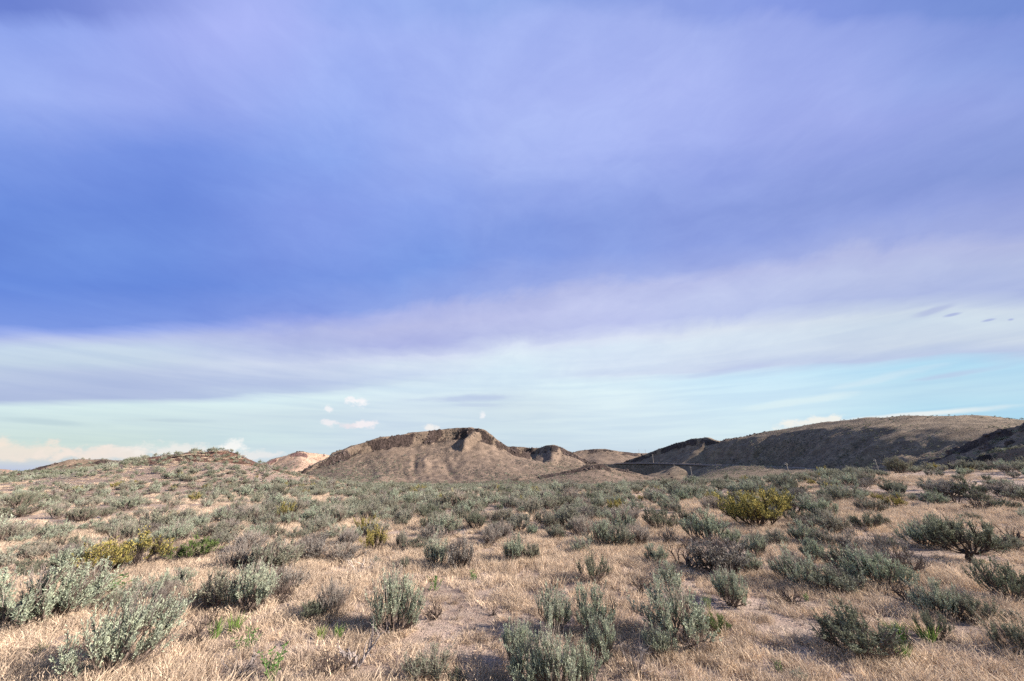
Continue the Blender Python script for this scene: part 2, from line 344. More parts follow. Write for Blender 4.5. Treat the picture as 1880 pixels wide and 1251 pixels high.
_rs = np.concatenate([np.linspace(2.5, 30, 280), np.geomspace(30.1, 900, 420)])
def hit(px, py):                             # where the ray through a pixel meets the ground
    x, y, z = ray(px, py); n = math.hypot(x, y)
    gx, gy = x / n * _rs, y / n * _rs; gz = EYE + z / n * _rs
    hz = height(gx, gy)
    i = np.argmax(gz < hz)
    if gz[i] >= hz[i]: return None
    if i == 0: return np.array((gx[0], gy[0], hz[0]))
    a0, a1 = gz[i - 1] - hz[i - 1], hz[i] - gz[i]; t = a0 / (a0 + a1 + 1e-9)
    r = _rs[i - 1] * (1 - t) + _rs[i] * t
    X_, Y_ = x / n * r, y / n * r
    return np.array((X_, Y_, float(height(np.array([X_]), np.array([Y_]))[0])))

# ------------------------------------------------------------------ materials
def new_mat(name):
    m = bpy.data.materials.new(name); m.use_nodes = True; m.node_tree.nodes.clear()
    g = NB(m.node_tree); o = g.n('ShaderNodeOutputMaterial'); p = g.n('ShaderNodeBsdfPrincipled')
    m.node_tree.links.new(p.outputs[0], o.inputs[0])
    p.inputs['Roughness'].default_value = .9; p.inputs['Specular IOR Level'].default_value = .15
    return m, g, p
def bump(g, p, h, s=.5, d=.1):
    o = g.n('ShaderNodeBump'); g.set(o.inputs['Height'], h); o.inputs['Strength'].default_value = s; o.inputs['Distance'].default_value = d
    g.nt.links.new(o.outputs[0], p.inputs['Normal'])

def mat_ground():
    m, g, p = new_mat('dry_soil_and_straw')
    P = g.n('ShaderNodeNewGeometry').outputs['Position']
    big = g.noise(P, .05, 4); mid = g.noise(P, .45, 5, .6); fin_ = g.noise(P, 6, 5, .65); xf = g.noise(P, 38, 3, .7)
    st = g.noise(g.mapv(P, (1, .25, 1), (0, 0, R(20))), 22, 3, .6)
    soil = g.mix(g.sstep(mid, .35, .65), (.25, .18, .14), (.50, .385, .315))
    straw = g.mix(g.sstep(st, .3, .7), (.26, .20, .155), (.44, .345, .275))
    c = g.mix(g.sstep(fin_, .42, .62), soil, straw)
    c = g.mix(g.m('MULTIPLY', g.sstep(xf, .52, .68), .7), c, (.11, .08, .065))
    c = g.mix(g.m('MULTIPLY', g.sstep(big, .55, .72), .35), c, (.40, .27, .22))
    # yellow-green damp meadow, far out on the flat
    at_ = g.n('ShaderNodeAttribute', attribute_name='meadow').outputs['Fac']
    c = g.mix(g.m('MULTIPLY', at_, g.sstep(fin_, .25, .6)), c, (.36, .37, .13))
    at2 = g.n('ShaderNodeAttribute', attribute_name='track').outputs['Fac']
    c = g.mix(at2, c, (.55, .43, .35))
    vo = g.n('ShaderNodeTexVoronoi'); g.set(vo.inputs['Vector'], P); vo.inputs['Scale'].default_value = 26
    grit = g.m('SUBTRACT', 1.0, g.sstep(vo.outputs['Distance'], .12, .30))
    c = g.mix(g.m('MULTIPLY', grit, .55), c, g.mix(vo.outputs['Color'], (.10, .075, .065), (.55, .46, .40)))
    g.set(p.inputs['Base Color'], c)
    bump(g, p, g.m('ADD', g.m('ADD', g.m('MULTIPLY', fin_, .6), g.m('MULTIPLY', xf, .4)), g.m('MULTIPLY', grit, .5)), 1.0, .05)
    return m

def mat_hill(name, lo, hi, dark, rockc, sp=.5, scale=1.0):
    m, g, p = new_mat(name)
    P = g.n('ShaderNodeNewGeometry').outputs['Position']
    big = g.noise(P, .02 * scale, 4, .55); mid = g.noise(P, .12 * scale, 5, .6); fin_ = g.noise(P, .9 * scale, 5, .65)
    ve = g.n('ShaderNodeTexVoronoi'); g.set(ve.inputs['Vector'], P); ve.inputs['Scale'].default_value = .42 * scale; ve.inputs['Randomness'].default_value = 1
    c = g.mix(g.sstep(mid, .35, .68), lo, hi)
    c = g.mix(g.m('MULTIPLY', g.sstep(fin_, .46, .66), .6), c, tuple(v * .5 for v in lo))
    dens = g.sstep(big, .38, .66)
    dots = g.m('SUBTRACT', 1.0, g.sstep(ve.outputs['Distance'], .25, .55))
    c = g.mix(g.m('MULTIPLY', dots, g.m('MULTIPLY', dens, sp)), c, dark)
    rk = g.n('ShaderNodeAttribute', attribute_name='rock').outputs['Fac']
    rn = g.noise(g.mapv(P, (1, 1, .45)), .55, 5, .7)
    rc = g.mix(g.sstep(rn, .35, .65), tuple(v * .35 for v in rockc), rockc)
    rf = g.sstep(g.m('ADD', rk, g.m('MULTIPLY', g.m('SUBTRACT', g.noise(P, .22, 4, .7), .5), 1.3)), .35, .55)
    c = g.mix(rf, c, rc)
    g.set(p.inputs['Base Color'], c)
    bump(g, p, g.m('ADD', fin_, g.m('MULTIPLY', rn, g.m('MULTIPLY', rf, 3.0))), 1.0, .9)
    return m
MT = {}
MT['ground'] = mat_ground()
MT['hill'] = mat_hill('dry_hillside', (.16, .12, .085), (.27, .21, .15), (.05, .052, .04), (.11, .085, .075), .7)
MT['mesa'] = mat_hill('mesa_slope', (.15, .112, .085), (.25, .185, .14), (.04, .036, .032), (.085, .062, .056), 1.0)
MT['redhill'] = mat_hill('pink_hillside', (.32, .215, .16), (.46, .33, .25), (.10, .09, .075), (.22, .13, .12), .3)
MT['nearhill'] = mat_hill('near_hillside', (.42, .31, .25), (.54, .42, .35), (.2, .16, .13), (.30, .17, .13), .25, 6)
MT['darkrock'] = mat_hill('dark_lava_slope', (.16, .12, .09), (.28, .21, .15), (.05, .05, .045), (.045, .036, .034), .5, 2)

def mat_leaf(name, cols_, tip=None, trans=.18, noise_s=9):
    m, g, p = new_mat(name)
    oi = g.n('ShaderNodeObjectInfo')
    geo = g.n('ShaderNodeNewGeometry')
    c = g.ramp(oi.outputs['Random'], [(i / (len(cols_) - 1), v) for i, v in enumerate(cols_)])
    tcn = g.n('ShaderNodeTexCoord').outputs['Object']
    n = g.noise(tcn, noise_s, 3, .6)
    c = g.mix(1.0, c, g.mix(g.sstep(n, .3, .7), (.72, .72, .74), (1.25, 1.24, 1.18)), 'MULTIPLY')
    # each leaf island its own shade
    rp = geo.outputs['Random Per Island']
    c = g.mix(1.0, c, g.mix(rp, (.75, .76, .74), (1.22, 1.22, 1.2)), 'MULTIPLY')
    if tip: c = g.mix(g.m('MULTIPLY', g.sstep(g.m('ADD', rp, g.m('SUBTRACT', n, .5)), .45, .75), .85), c, tip)
    g.set(p.inputs['Base Color'], c); p.inputs['Roughness'].default_value = .75
    if trans:
        tr = g.n('ShaderNodeBsdfTranslucent'); g.set(tr.inputs[0], c)
        mx = g.n('ShaderNodeMixShader'); mx.inputs[0].default_value = trans
        o = [x for x in g.nt.nodes if x.type == 'OUTPUT_MATERIAL'][0]
        g.nt.links.new(p.outputs[0], mx.inputs[1]); g.nt.links.new(tr.outputs[0], mx.inputs[2]); g.nt.links.new(mx.outputs[0], o.inputs[0])
    return m
def mat_bark(name, a, c2):
    m, g, p = new_mat(name)
    tcn = g.n('ShaderNodeTexCoord').outputs['Object']
    n = g.noise(g.mapv(tcn, (1, 1, .3)), 26, 4, .6)
    oi = g.n('ShaderNodeObjectInfo').outputs['Random']
    c = g.mix(g.sstep(n, .3, .7), a, c2); c = g.mix(1.0, c, g.mix(oi, (.8, .8, .8), (1.2, 1.2, 1.2)), 'MULTIPLY')
    g.set(p.inputs['Base Color'], c); bump(g, p, n, .5, .01)
    return m
MT['sage'] = mat_leaf('silver_sage_leaf', [(.235, .24, .185), (.28, .285, .225), (.25, .265, .21), (.29, .285, .24), (.225, .22, .165)])
MT['sage_light'] = mat_leaf('pale_sage_leaf', [(.335, .385, .295), (.39, .425, .34)])
MT['sage_dark'] = mat_leaf('deep_sage_leaf', [(.16, .18, .13), (.20, .21, .16)])
MT['sage_mauve'] = mat_leaf('mauve_sage_leaf', [(.26, .24, .22), (.30, .275, .26)])
MT['stalk'] = mat_leaf('faded_flower_stalk', [(.24, .20, .19), (.30, .26, .235)], None, .1)
MT['bark'] = mat_bark('grey_brown_bark', (.085, .062, .052), (.19, .15, .13))
MT['deadbark'] = mat_bark('weathered_dark_wood', (.030, .022, .020), (.10, .075, .065))
MT['palewood'] = mat_bark('bleached_wood', (.42, .35, .30), (.68, .60, .54))
MT['greywood'] = mat_bark('grey_dead_wood', (.16, .135, .13), (.36, .31, .29))
MT['rabbit'] = mat_leaf('yellow_green_rabbitbrush_leaf', [(.21, .20, .08), (.28, .25, .09)], (.46, .37, .11))
MT['greenleaf'] = mat_leaf('green_shrub_leaf', [(.11, .16, .05), (.14, .19, .07)])
MT['fresh'] = mat_leaf('fresh_green_blade', [(.13, .23, .06), (.20, .27, .07)], None, .3)
MT['freshleaf'] = mat_leaf('fresh_green_leaf', [(.10, .19, .055), (.14, .22, .08)], None, .3)
MT['straw'] = mat_leaf('straw_blade', [(.575, .445, .338), (.67, .54, .425), (.40, .31, .24), (.60, .48, .385)], None, .25, 4)
MT['litter'] = mat_leaf('dry_stalk_and_shade', [(.13, .10, .085), (.22, .17, .14), (.16, .12, .11)], None, .1)  # dry stalks; the dark tone also imitates shade between grass clumps
def mat_rock():
    m, g, p = new_mat('basalt_boulder'); tcn = g.n('ShaderNodeTexCoord').outputs['Object']
    n = g.noise(tcn, 3, 5, .65); g.set(p.inputs['Base Color'], g.mix(g.sstep(n, .3, .7), (.045, .036, .035), (.15, .115, .105)))
    bump(g, p, n, .8, .2); return m
MT['rock'] = mat_rock()
def mat_plain(name, a, c2, s=4):
    m, g, p = new_mat(name); tcn = g.n('ShaderNodeTexCoord').outputs['Object']
    g.set(p.inputs['Base Color'], g.mix(g.noise(tcn, s, 4), a, c2)); return m
MT['pebble'] = mat_plain('desert_stone', (.16, .115, .095), (.40, .32, .27), 2)
MT['pole'] = mat_plain('weathered_pole_wood', (.20, .175, .155), (.33, .295, .265))
MT['insul'] = mat_plain('glazed_insulator', (.35, .34, .33), (.5, .5, .5))
MT['road'] = mat_plain('road_gravel', (.38, .32, .28), (.55, .47, .42), .2)
MT['bank'] = mat_plain('road_embankment_soil', (.16, .12, .10), (.26, .20, .16), .3)

# ------------------------------------------------------------------ helpers for objects
def mesh_obj(name, verts, faces, mats, parent=None, midx=None, attrs=None, link=True, smooth=False):
    me = bpy.data.meshes.new(name)
    verts = np.asarray(verts, np.float32).reshape(-1, 3)
    if isinstance(faces, np.ndarray):
        nf, k_ = faces.shape
        me.vertices.add(len(verts)); me.vertices.foreach_set('co', verts.ravel())
        me.loops.add(nf * k_); me.loops.foreach_set('vertex_index', faces.astype(np.int32).ravel())
        me.polygons.add(nf); me.polygons.foreach_set('loop_start', np.arange(0, nf * k_, k_, dtype=np.int32))
        me.update(calc_edges=True)
    else:
        me.from_pydata(verts.tolist(), [], faces); me.update()
    for m in (mats if isinstance(mats, (list, tuple)) else [mats]): me.materials.append(m)
    if midx is not None: me.polygons.foreach_set('material_index', np.asarray(midx, np.int32))
    if smooth: me.polygons.foreach_set('use_smooth', np.ones(len(me.polygons), bool))
    if attrs:
        for k_, v in attrs.items():
            a = me.attributes.new(k_, 'FLOAT', 'POINT'); a.data.foreach_set('value', np.asarray(v, np.float32).ravel())
    me.update()
    o = bpy.data.objects.new(name, me)
    if link: col.objects.link(o)
    if parent: o.parent = parent
    return o
def tag(o, label=None, cat=None, group=None, kind=None):
    if label: o['label'] = label
    if cat: o['category'] = cat
    if group: o['group'] = group
    if kind: o['kind'] = kind
    return o
def empty(name, loc, rz=0, sc_=(1, 1, 1)):
    o = bpy.data.objects.new(name, None); col.objects.link(o); o.location = loc; o.rotation_euler = (0, 0, rz); o.scale = sc_
    o.empty_display_size = .1; return o

# ------------------------------------------------------------------ ground and hills
rad = np.concatenate([[0.0], np.geomspace(.6, 4, 14)[:-1], np.geomspace(4, 60, 260)[:-1], np.geomspace(60, 600, 120)[:-1], np.geomspace(600, 9000, 24)])
a_f = np.linspace(-R(68), R(68), 620); a_b = np.linspace(R(68), R(292), 60)[1:-1]
ang = np.concatenate([a_f, a_b])
RR, AA = np.meshgrid(rad, ang, indexing='ij'); gx, gy = RR * np.sin(AA), RR * np.cos(AA)
gz = base_z(gx.ravel(), gy.ravel())
far_r = RR.ravel(); gz = np.where(far_r > 420, np.interp(far_r, [420, 9000], [0, 0]) + base_z(gx.ravel() * 420 / np.maximum(far_r, 420), gy.ravel() * 420 / np.maximum(far_r, 420)) - (far_r - 420) * .012, gz)
nr, na = RR.shape
idx = np.arange(nr * na).reshape(nr, na)
i0, i1 = idx[:-1, :], idx[1:, :]
f = np.stack([i0, i1, np.roll(i1, -1, 1), np.roll(i0, -1, 1)], -1).reshape(-1, 4)
gxr, gyr = gx.ravel(), gy.ravel()
gpx, gpy, _ = project(gxr, gyr, gz)
def ellip(cx, cy, a, c_, rot, x, y):
    dx, dy = x - cx, y - cy; c1, s1 = math.cos(rot), math.sin(rot)
    return 1 - sst(.6, 1.1, np.sqrt(((dx * c1 + dy * s1) / a) ** 2 + ((-dx * s1 + dy * c1) / c_) ** 2))
mead = np.zeros_like(gz)
for (px, py, rg, a_, c_) in [(760, 889, 330, 38, 22), (880, 887, 325, 30, 20), (1380, 884, 250, 40, 22), (1590, 878, 230, 40, 26), (1700, 880, 75, 20, 8)]:
    p = at(px, py, rg); mead = np.maximum(mead, ellip(p[0], p[1], a_, c_, 0, gxr, gyr))
def line_mask(pts, w, x, y):
    best = np.full_like(x, 1e9)
    for p, q_ in zip(pts[:-1], pts[1:]): best = np.minimum(best, seg_dist(x, y, p, q_)[0])
    return 1 - sst(w * .6, w, best)
trk = line_mask([at(1150, 890, 120), at(1370, 882, 112), at(1500, 880, 105), at(1640, 878, 96)], 1.6, gxr, gyr) * .7
g_o = mesh_obj('ground', np.stack([gxr, gyr, gz], -1), f[:, ::-1], MT['ground'], attrs={'meadow': mead, 'track': trk}, smooth=True)
g_o['kind'] = 'structure'
for h in HILLS:
    xs = [p[0] for L in h['lines'] for p in L]; ys = [p[1] for L in h['lines'] for p in L]
    m = max(h['wf'], h['wb']) * 1.3 + 6
    x0, x1, y0, y1 = min(xs) - m, max(xs) + m, max(8, min(ys) - m), max(ys) + m
    nx, ny = int((x1 - x0) / h['res']) + 1, int((y1 - y0) / h['res']) + 1
    GX, GY = np.meshgrid(np.linspace(x0, x1, nx), np.linspace(y0, y1, ny), indexing='ij')
    z, fr, rk = hill_z(h, GX.ravel(), GY.ravel(), True)
    below = z < base_z(GX.ravel(), GY.ravel()) - 1.2
    idx = np.arange(nx * ny).reshape(nx, ny)
    f = np.stack([idx[:-1, :-1], idx[1:, :-1], idx[1:, 1:], idx[:-1, 1:]], -1).reshape(-1, 4)
    keep = ~below[f].all(1); f = f[keep]
    used = np.zeros(nx * ny, bool); used[f.ravel()] = True; remap = np.cumsum(used) - 1
    V = np.stack([GX.ravel(), GY.ravel(), z], -1)[used]
    o = mesh_obj(h['name'], V, remap[f], MT[h['mat']], attrs={'rock': rk[used] if (h['cliff']) else np.zeros(used.sum())}, smooth=True)
    o['kind'] = 'structure'

# ------------------------------------------------------------------ plant geometry
class Geo:
    def __init__(s): s.v, s.f = [], []
    def tube(s, pts, rads, n=4):
        b0 = len(s.v)
        for i, p in enumerate(pts):
            d = (pts[min(i + 1, len(pts) - 1)] - pts[max(i - 1, 0)])
            d = d.normalized() if d.length > 1e-9 else Vector((0, 0, 1))
            a = d.orthogonal().normalized(); c = d.cross(a)
            for k_ in range(n):
                t = 2 * math.pi * k_ / n
                s.v.append(p + (a * math.cos(t) + c * math.sin(t)) * rads[i])
        for i in range(len(pts) - 1):
            for k_ in range(n):
                a0 = b0 + i * n + k_; a1 = b0 + i * n + (k_ + 1) % n
                s.f.append((a0, a1, a1 + n, a0 + n))
        s.f.append(tuple(b0 + (len(pts) - 1) * n + k_ for k_ in range(n)))
    def leaf(s, p, d, L, w, rng):
        a = d.cross(Vector((rng.uniform(-1, 1), rng.uniform(-1, 1), rng.uniform(-1, 1))))
        a = (a.normalized() if a.length > 1e-6 else Vector((1, 0, 0))) * w * .5
        b0 = len(s.v); m_ = p + d * L * .55
        s.v += [p, m_ + a, p + d * L, m_ - a]; s.f.append((b0, b0 + 1, b0 + 2, b0 + 3))
    def blade(s, p, d, L, w, bend, rng):
        side = d.cross(Vector((rng.uniform(-1, 1), rng.uniform(-1, 1), .1)));
        side = (side.normalized() if side.length > 1e-6 else Vector((1, 0, 0))) * w * .5
        b0 = len(s.v); m_ = p + d * L * .55; e = p + d * L + bend
        s.v += [p - side, p + side, m_ + side * .8 + bend * .3, m_ - side * .8 + bend * .3, e]
        s.f += [(b0, b0 + 1, b0 + 2, b0 + 3), (b0 + 3, b0 + 2, b0 + 4)]
    def obj(s, name, mat, parent=None, link=True):
        return mesh_obj(name, [tuple(v) for v in s.v], s.f, mat, parent, link=link)

def rvec(rng, s=1.0): return Vector((rng.gauss(0, s), rng.gauss(0, s), rng.gauss(0, s)))
def bez(a, m_, c, n): return [a * (1 - t) ** 2 + m_ * 2 * t * (1 - t) + c * t * t for t in [i / n for i in range(n + 1)]]

def sage_mesh(seed, shoots=6, leaves=17, prim=16, low=1.0, stalks=40, spread=1.0, leafy=1.0, lean=0.0, trunk=0.0):
    """unit bush: about 1 tall, 1.2 wide. returns wood, foliage, stalks"""
    rng = random.Random(seed); wood, fol, stk = Geo(), Geo(), Geo()
    lobes = [(rng.uniform(0, 6.28), rng.uniform(.75, 1.1)) for _ in range(5)]
    top0 = Vector((rng.gauss(0, .006), rng.gauss(0, .006), trunk))
    if trunk:
        pts = [Vector((0, 0, -.05)), Vector((rng.gauss(0, .01), rng.gauss(0, .01), trunk * .5)), top0]
        wood.tube(pts, [.055, .045, .04], 6)
    for i in range(prim):
        a = 2.399 * i + rng.gauss(0, .35); tilt = math.sqrt((i + .5) / prim) * R(72) * spread * rng.uniform(.8, 1.12)
        k_ = 1.0
        for la, ls in lobes: k_ = max(k_ * .94, ls * math.exp(-((math.sin((a - la) / 2)) ** 2) * 5))
        L = (.88 - .22 * (tilt / R(72))) * rng.uniform(.66, 1.16) * k_ * (1 - trunk * .5)
        d = Vector((math.cos(a) * math.sin(tilt), math.sin(a) * math.sin(tilt), math.cos(tilt)))
        dead = rng.random() < .13
        base = top0 + Vector((rng.gauss(0, .04), rng.gauss(0, .04), -.03 if not trunk else 0))
        end = base + d * L * .72; end.z = max(end.z, .12) + .05
        mid = base + d * L * .35 + Vector((math.cos(a), math.sin(a), 0)) * .06 * math.sin(tilt) + rvec(rng, .035); mid.z = max(.03, mid.z * .85)
        pts = bez(base, mid, end, 4)
        for j in range(1, 4): pts[j] += rvec(rng, .012)
        wood.tube(pts, [.020, .017, .013, .010, .006])
        ns = 5 + (i % 2)
        for j in range(ns):
            t = rng.uniform(.35, 1.0) if j < ns - 1 else 1.0
            ip = min(3, int(t * 4)); s0 = pts[ip].lerp(pts[ip + 1], t * 4 - ip)
            dd = (d * .75 + rvec(rng, .38) + Vector((0, 0, .55))).normalized()
            L2 = rng.uniform(.13, .27)
            e2 = s0 + dd * L2; wood.tube([s0, s0.lerp(e2, .5) + rvec(rng, .012), e2], [.008, .006, .004], 3)
            for q_ in range(shoots):
                s1 = s0.lerp(e2, rng.uniform(.25, 1.0))
                d3 = (dd * .5 + rvec(rng, .26) + Vector((0, 0, .85))).normalized()
                L3 = rng.uniform(.12, .22) * (1.5 if rng.random() < .2 else 1); e3 = s1 + d3 * L3
                if s1.z < .03: continue
                nl = int(leaves * rng.uniform(.7, 1.3) * leafy)
                if rng.random() < .12 or dead: nl = 0
                wood.tube([s1, e3], [.0035, .0015], 3)
                for l_ in range(nl):
                    tt = rng.uniform(.15, 1.03); lp = s1.lerp(e3, min(1, tt))
                    ld = (d3 * .9 + rvec(rng, .42)).normalized()
                    fol.leaf(lp, ld, rng.uniform(.034, .062) * low, rng.uniform(.010, .0155) * low, rng)
    for i in range(stalks):                  # last year's flower stalks stick out of the top
        a = rng.uniform(0, 6.28); rr = rng.uniform(0, .42); z0 = .55 * (1 - rr * rr * 1.6)
        p = Vector((math.cos(a) * rr, math.sin(a) * rr, max(.2, z0) + trunk * .4)); d = Vector((math.cos(a) * rr * .9, math.sin(a) * rr * .9, 1)) + rvec(rng, .16); d.normalize()
        L = rng.uniform(.14, .28); stk.tube([p, p + d * L * .6, p + d * L + rvec(rng, .015)], [.003, .0025, .0015], 3)
        for l_ in range(5):
            stk.leaf(p + d * L * rng.uniform(.45, 1), (d + rvec(rng, .4)).normalized(), rng.uniform(.02, .035), .006, rng)
    # bring every bush to one unit tall and about one unit across the leaves
    P0 = np.array([tuple(v) for v in (fol.v or wood.v)]); zt = np.percentile(P0[:, 2], 97.5); wd = np.percentile(np.hypot(P0[:, 0], P0[:, 1]), 94) * 2
    for g_ in (wood, fol, stk): g_.v = [Vector((v.x / wd, v.y / wd, v.z / zt)) for v in g_.v]
    return wood, fol, stk

def dead_mesh(seed, n=9, spread=75, kink=.10, up=.25, levels=3, r0=.055):
    rng = random.Random(seed); g = Geo()
    def grow(p, d, L, r, lv):
        pts, rs = [p.copy()], [r]; k_ = 5
        for i in range(k_):
            d = (d + rvec(rng, kink * 2.2) + Vector((0, 0, up * .12))).normalized(); p = p + d * L / k_
            p.z = max(p.z, .008); pts.append(p.copy()); rs.append(r * (1 - .7 * (i + 1) / k_))
            if lv > 0 and i >= 1 and rng.random() < .75:
                grow(p, (d + rvec(rng, .55)).normalized(), L * rng.uniform(.4, .65), rs[-1] * .8, lv - 1)
        g.tube(pts, rs, 5 if lv == levels else 3)
    for i in range(n):
        a = 2.399 * i + rng.gauss(0, .4); t = R(spread) * math.sqrt((i + .5) / n)
        grow(Vector((rng.gauss(0, .03), rng.gauss(0, .03), -.01)), Vector((math.cos(a) * math.sin(t), math.sin(a) * math.sin(t), math.cos(t))), rng.uniform(.45, .85), r0 * rng.uniform(.6, 1.1), levels - 1)
    P0 = np.array([tuple(v) for v in g.v]); zt = np.percentile(P0[:, 2], 98); wd = np.percentile(np.hypot(P0[:, 0], P0[:, 1]), 94) * 2
    g.v = [Vector((v.x / wd, v.y / wd, v.z / zt)) for v in g.v]
    return g

def tuft_mesh(seed, n=70, L=.9, w=.022, lean=.45, rad_=.16):
    rng = random.Random(seed); g = Geo()
    for i in range(n):
        a = rng.uniform(0, 6.28); r = rad_ * math.sqrt(rng.random()); d = Vector((math.cos(a) * r * 2.2 * lean + rng.gauss(0, .18), math.sin(a) * r * 2.2 * lean + rng.gauss(0, .18), 1)).normalized()
        ll = L * rng.uniform(.55, 1.1)
        g.blade(Vector((math.cos(a) * r, math.sin(a) * r, -.02)), d, ll, w, Vector((d.x, d.y, -.25)) * ll * rng.uniform(.1, .35), rng)
    return g
def grass_patch(seed, n=170, rad_=.20, L=.15, w=.0046):
    rng = random.Random(seed); g = Geo()
    cl = [(rng.gauss(0, rad_ * .55), rng.gauss(0, rad_ * .55), rng.uniform(.7, 1.25)) for _ in range(9)]
    wl = rng.uniform(-.25, .25), rng.uniform(-.25, .25)
    for i in range(n):
        cx, cy, cs = cl[i % 9]; x, y = cx + rng.gauss(0, .028), cy + rng.gauss(0, .028)
        d = Vector((rng.gauss(wl[0], .33), rng.gauss(wl[1], .33), 1)).normalized(); ll = L * cs * rng.uniform(.5, 1.2)
        g.blade(Vector((x, y, -.01)), d, ll, w * rng.uniform(.8, 1.6), Vector((rng.gauss(0, .3), rng.gauss(0, .3), -.15)) * ll, rng)
        if i % 9 == 0: g.leaf(Vector((x, y, 0)) + d * ll * .8, (d + rvec(rng, .4)).normalized(), .022, .006, rng)
    return g
def forb_mesh(seed, stems=8, leaves=20, ls=.12, lw=.045, h=.9):
    rng = random.Random(seed); st, lf = Geo(), Geo()
    for i in range(stems):
        a = rng.uniform(0, 6.28); t = rng.uniform(0, .55); d = Vector((math.cos(a) * math.sin(t), math.sin(a) * math.sin(t), math.cos(t)))
        L = h * rng.uniform(.6, 1.05); p0 = Vector((rng.gauss(0, .08), rng.gauss(0, .08), -.02)); pts = [p0, p0 + d * L * .5 + rvec(rng, .03), p0 + d * L]
        st.tube(pts, [.014, .011, .006], 4)
        for k_ in range(leaves):
            tt = rng.uniform(.15, 1); p = p0 + d * L * tt; aa = rng.uniform(0, 6.28)
            ld = Vector((math.cos(aa), math.sin(aa), rng.uniform(.1, .8))).normalized(); lf.leaf(p, ld, ls * rng.uniform(.6, 1.2), lw, rng)
    return st, lf

# protos: dict of name -> list of [(part name, mesh, material override)]
class Kind:
    def __init__(s, parts): s.parts = parts  # list of (part_name, mesh)
def proto(parts):
    res = []
    for nm, geo, mat in parts:
        if isinstance(geo, tuple):
            v, f_, mi = [], [], []
            for k_, g_ in enumerate(geo):
                b0 = len(v); v += [tuple(p) for p in g_.v]; f_ += [tuple(i + b0 for i in q_) for q_ in g_.f]; mi += [k_] * len(g_.f)
            o = mesh_obj(nm, v, f_, list(mat), midx=mi, link=False)
        else: o = geo.obj(nm, mat, link=False)
        res.append((nm, o.data)); bpy.data.objects.remove(o)
    return Kind(res)
K = {}
specs = {'S': ('sage', 45, 1.0, 16, 6), 'L': ('sage_light', 45, 1.05, 17, 6), 'N': ('sage_dark', 0, 1.0, 16, 6), 'P': ('sage_mauve', 110, .75, 17, 6)}
NV = {'S': 8, 'L': 6, 'N': 5, 'P': 4}
for t, (mt, stn, leafy, prim, sh) in specs.items():
    for v in range(NV[t]):
        w_, f_, s_ = sage_mesh(100 + ord(t) * 7 + v, sh, 25 if t == 'L' else 19, prim - 3 + 2 * (v % 4), .74 if t == 'L' else .86, stn, 1.0, leafy)
        K[(t, v)] = proto([('branches', (w_, s_), (MT['bark'], MT['stalk'])), ('foliage', f_, MT[mt])])
w_, f_, s_ = sage_mesh(777, 6, 12, 14, 1.0, 0, 1.0, 1.0, 0, .20)
K[('T', 0)] = proto([('branches', w_, MT['deadbark']), ('foliage', f_, MT['sage_dark'])])
for v in range(3):
    w_, f_, s_ = sage_mesh(300 + v, 6, 13, 13, 1.05, 0, 1.0, 1.2); K[('Y', v)] = proto([('branches', w_, MT['deadbark']), ('foliage', f_, MT['rabbit'])])
for v in range(2):
    w_, f_, s_ = sage_mesh(330 + v, 6, 13, 13, 1.1, 0, 1.0, 1.2); K[('G', v)] = proto([('branches', w_, MT['bark']), ('foliage', f_, MT['greenleaf'])])
for v in range(4): K[('D', v)] = proto([('branches', dead_mesh(400 + v, 10 + v, 78), MT['deadbark'])])
for v in range(2): K[('H', v)] = proto([('branches', dead_mesh(430 + v, 16, 80, .12, .15, 3, .034), MT['greywood'])])
K[('F', 0)] = proto([('branches', dead_mesh(451, 4, 60, .13, .3, 3, .075), MT['greywood'])])
K[('W', 0)] = proto([('branches', dead_mesh(463, 5, 84, .07, .05, 3, .045), MT['palewood'])])
for v in range(3): K[('U', v)] = proto([('blades', tuft_mesh(500 + v), MT['fresh'])])
for v in range(3):
    a_, c_ = forb_mesh(520 + v); K[('B', v)] = proto([('stems', a_, MT['freshleaf']), ('leaves', c_, MT['freshleaf'])])
CATS = {'S': ('sagebrush', 'sagebrush'), 'L': ('sagebrush', 'sagebrush'), 'N': ('sagebrush', 'sagebrush'), 'P': ('sagebrush', 'sagebrush'), 'T': ('sagebrush', 'sagebrush'),
        'Y': ('rabbitbrush', 'rabbitbrush'), 'G': ('green_shrub', 'green shrub'), 'D': ('dead_shrub', 'dead shrub'), 'H': ('dead_shrub', 'dead shrub'), 'F': ('dead_branch', 'dead branch'), 'W': ('fallen_branch', 'fallen branch'),
        'U': ('grass_tuft', 'grass tuft'), 'B': ('leafy_plant', 'leafy plant')}
GROUPS = {'sagebrush': 'sagebrush growing over the dry plain', 'rabbitbrush': 'yellowish rabbitbrush among the sagebrush', 'green_shrub': 'green shrubs on the plain', 'dead_shrub': 'dead dark shrubs in the dry grass',
          'grass_tuft': 'bright green grass tufts', 'leafy_plant': 'small green leafy plants'}

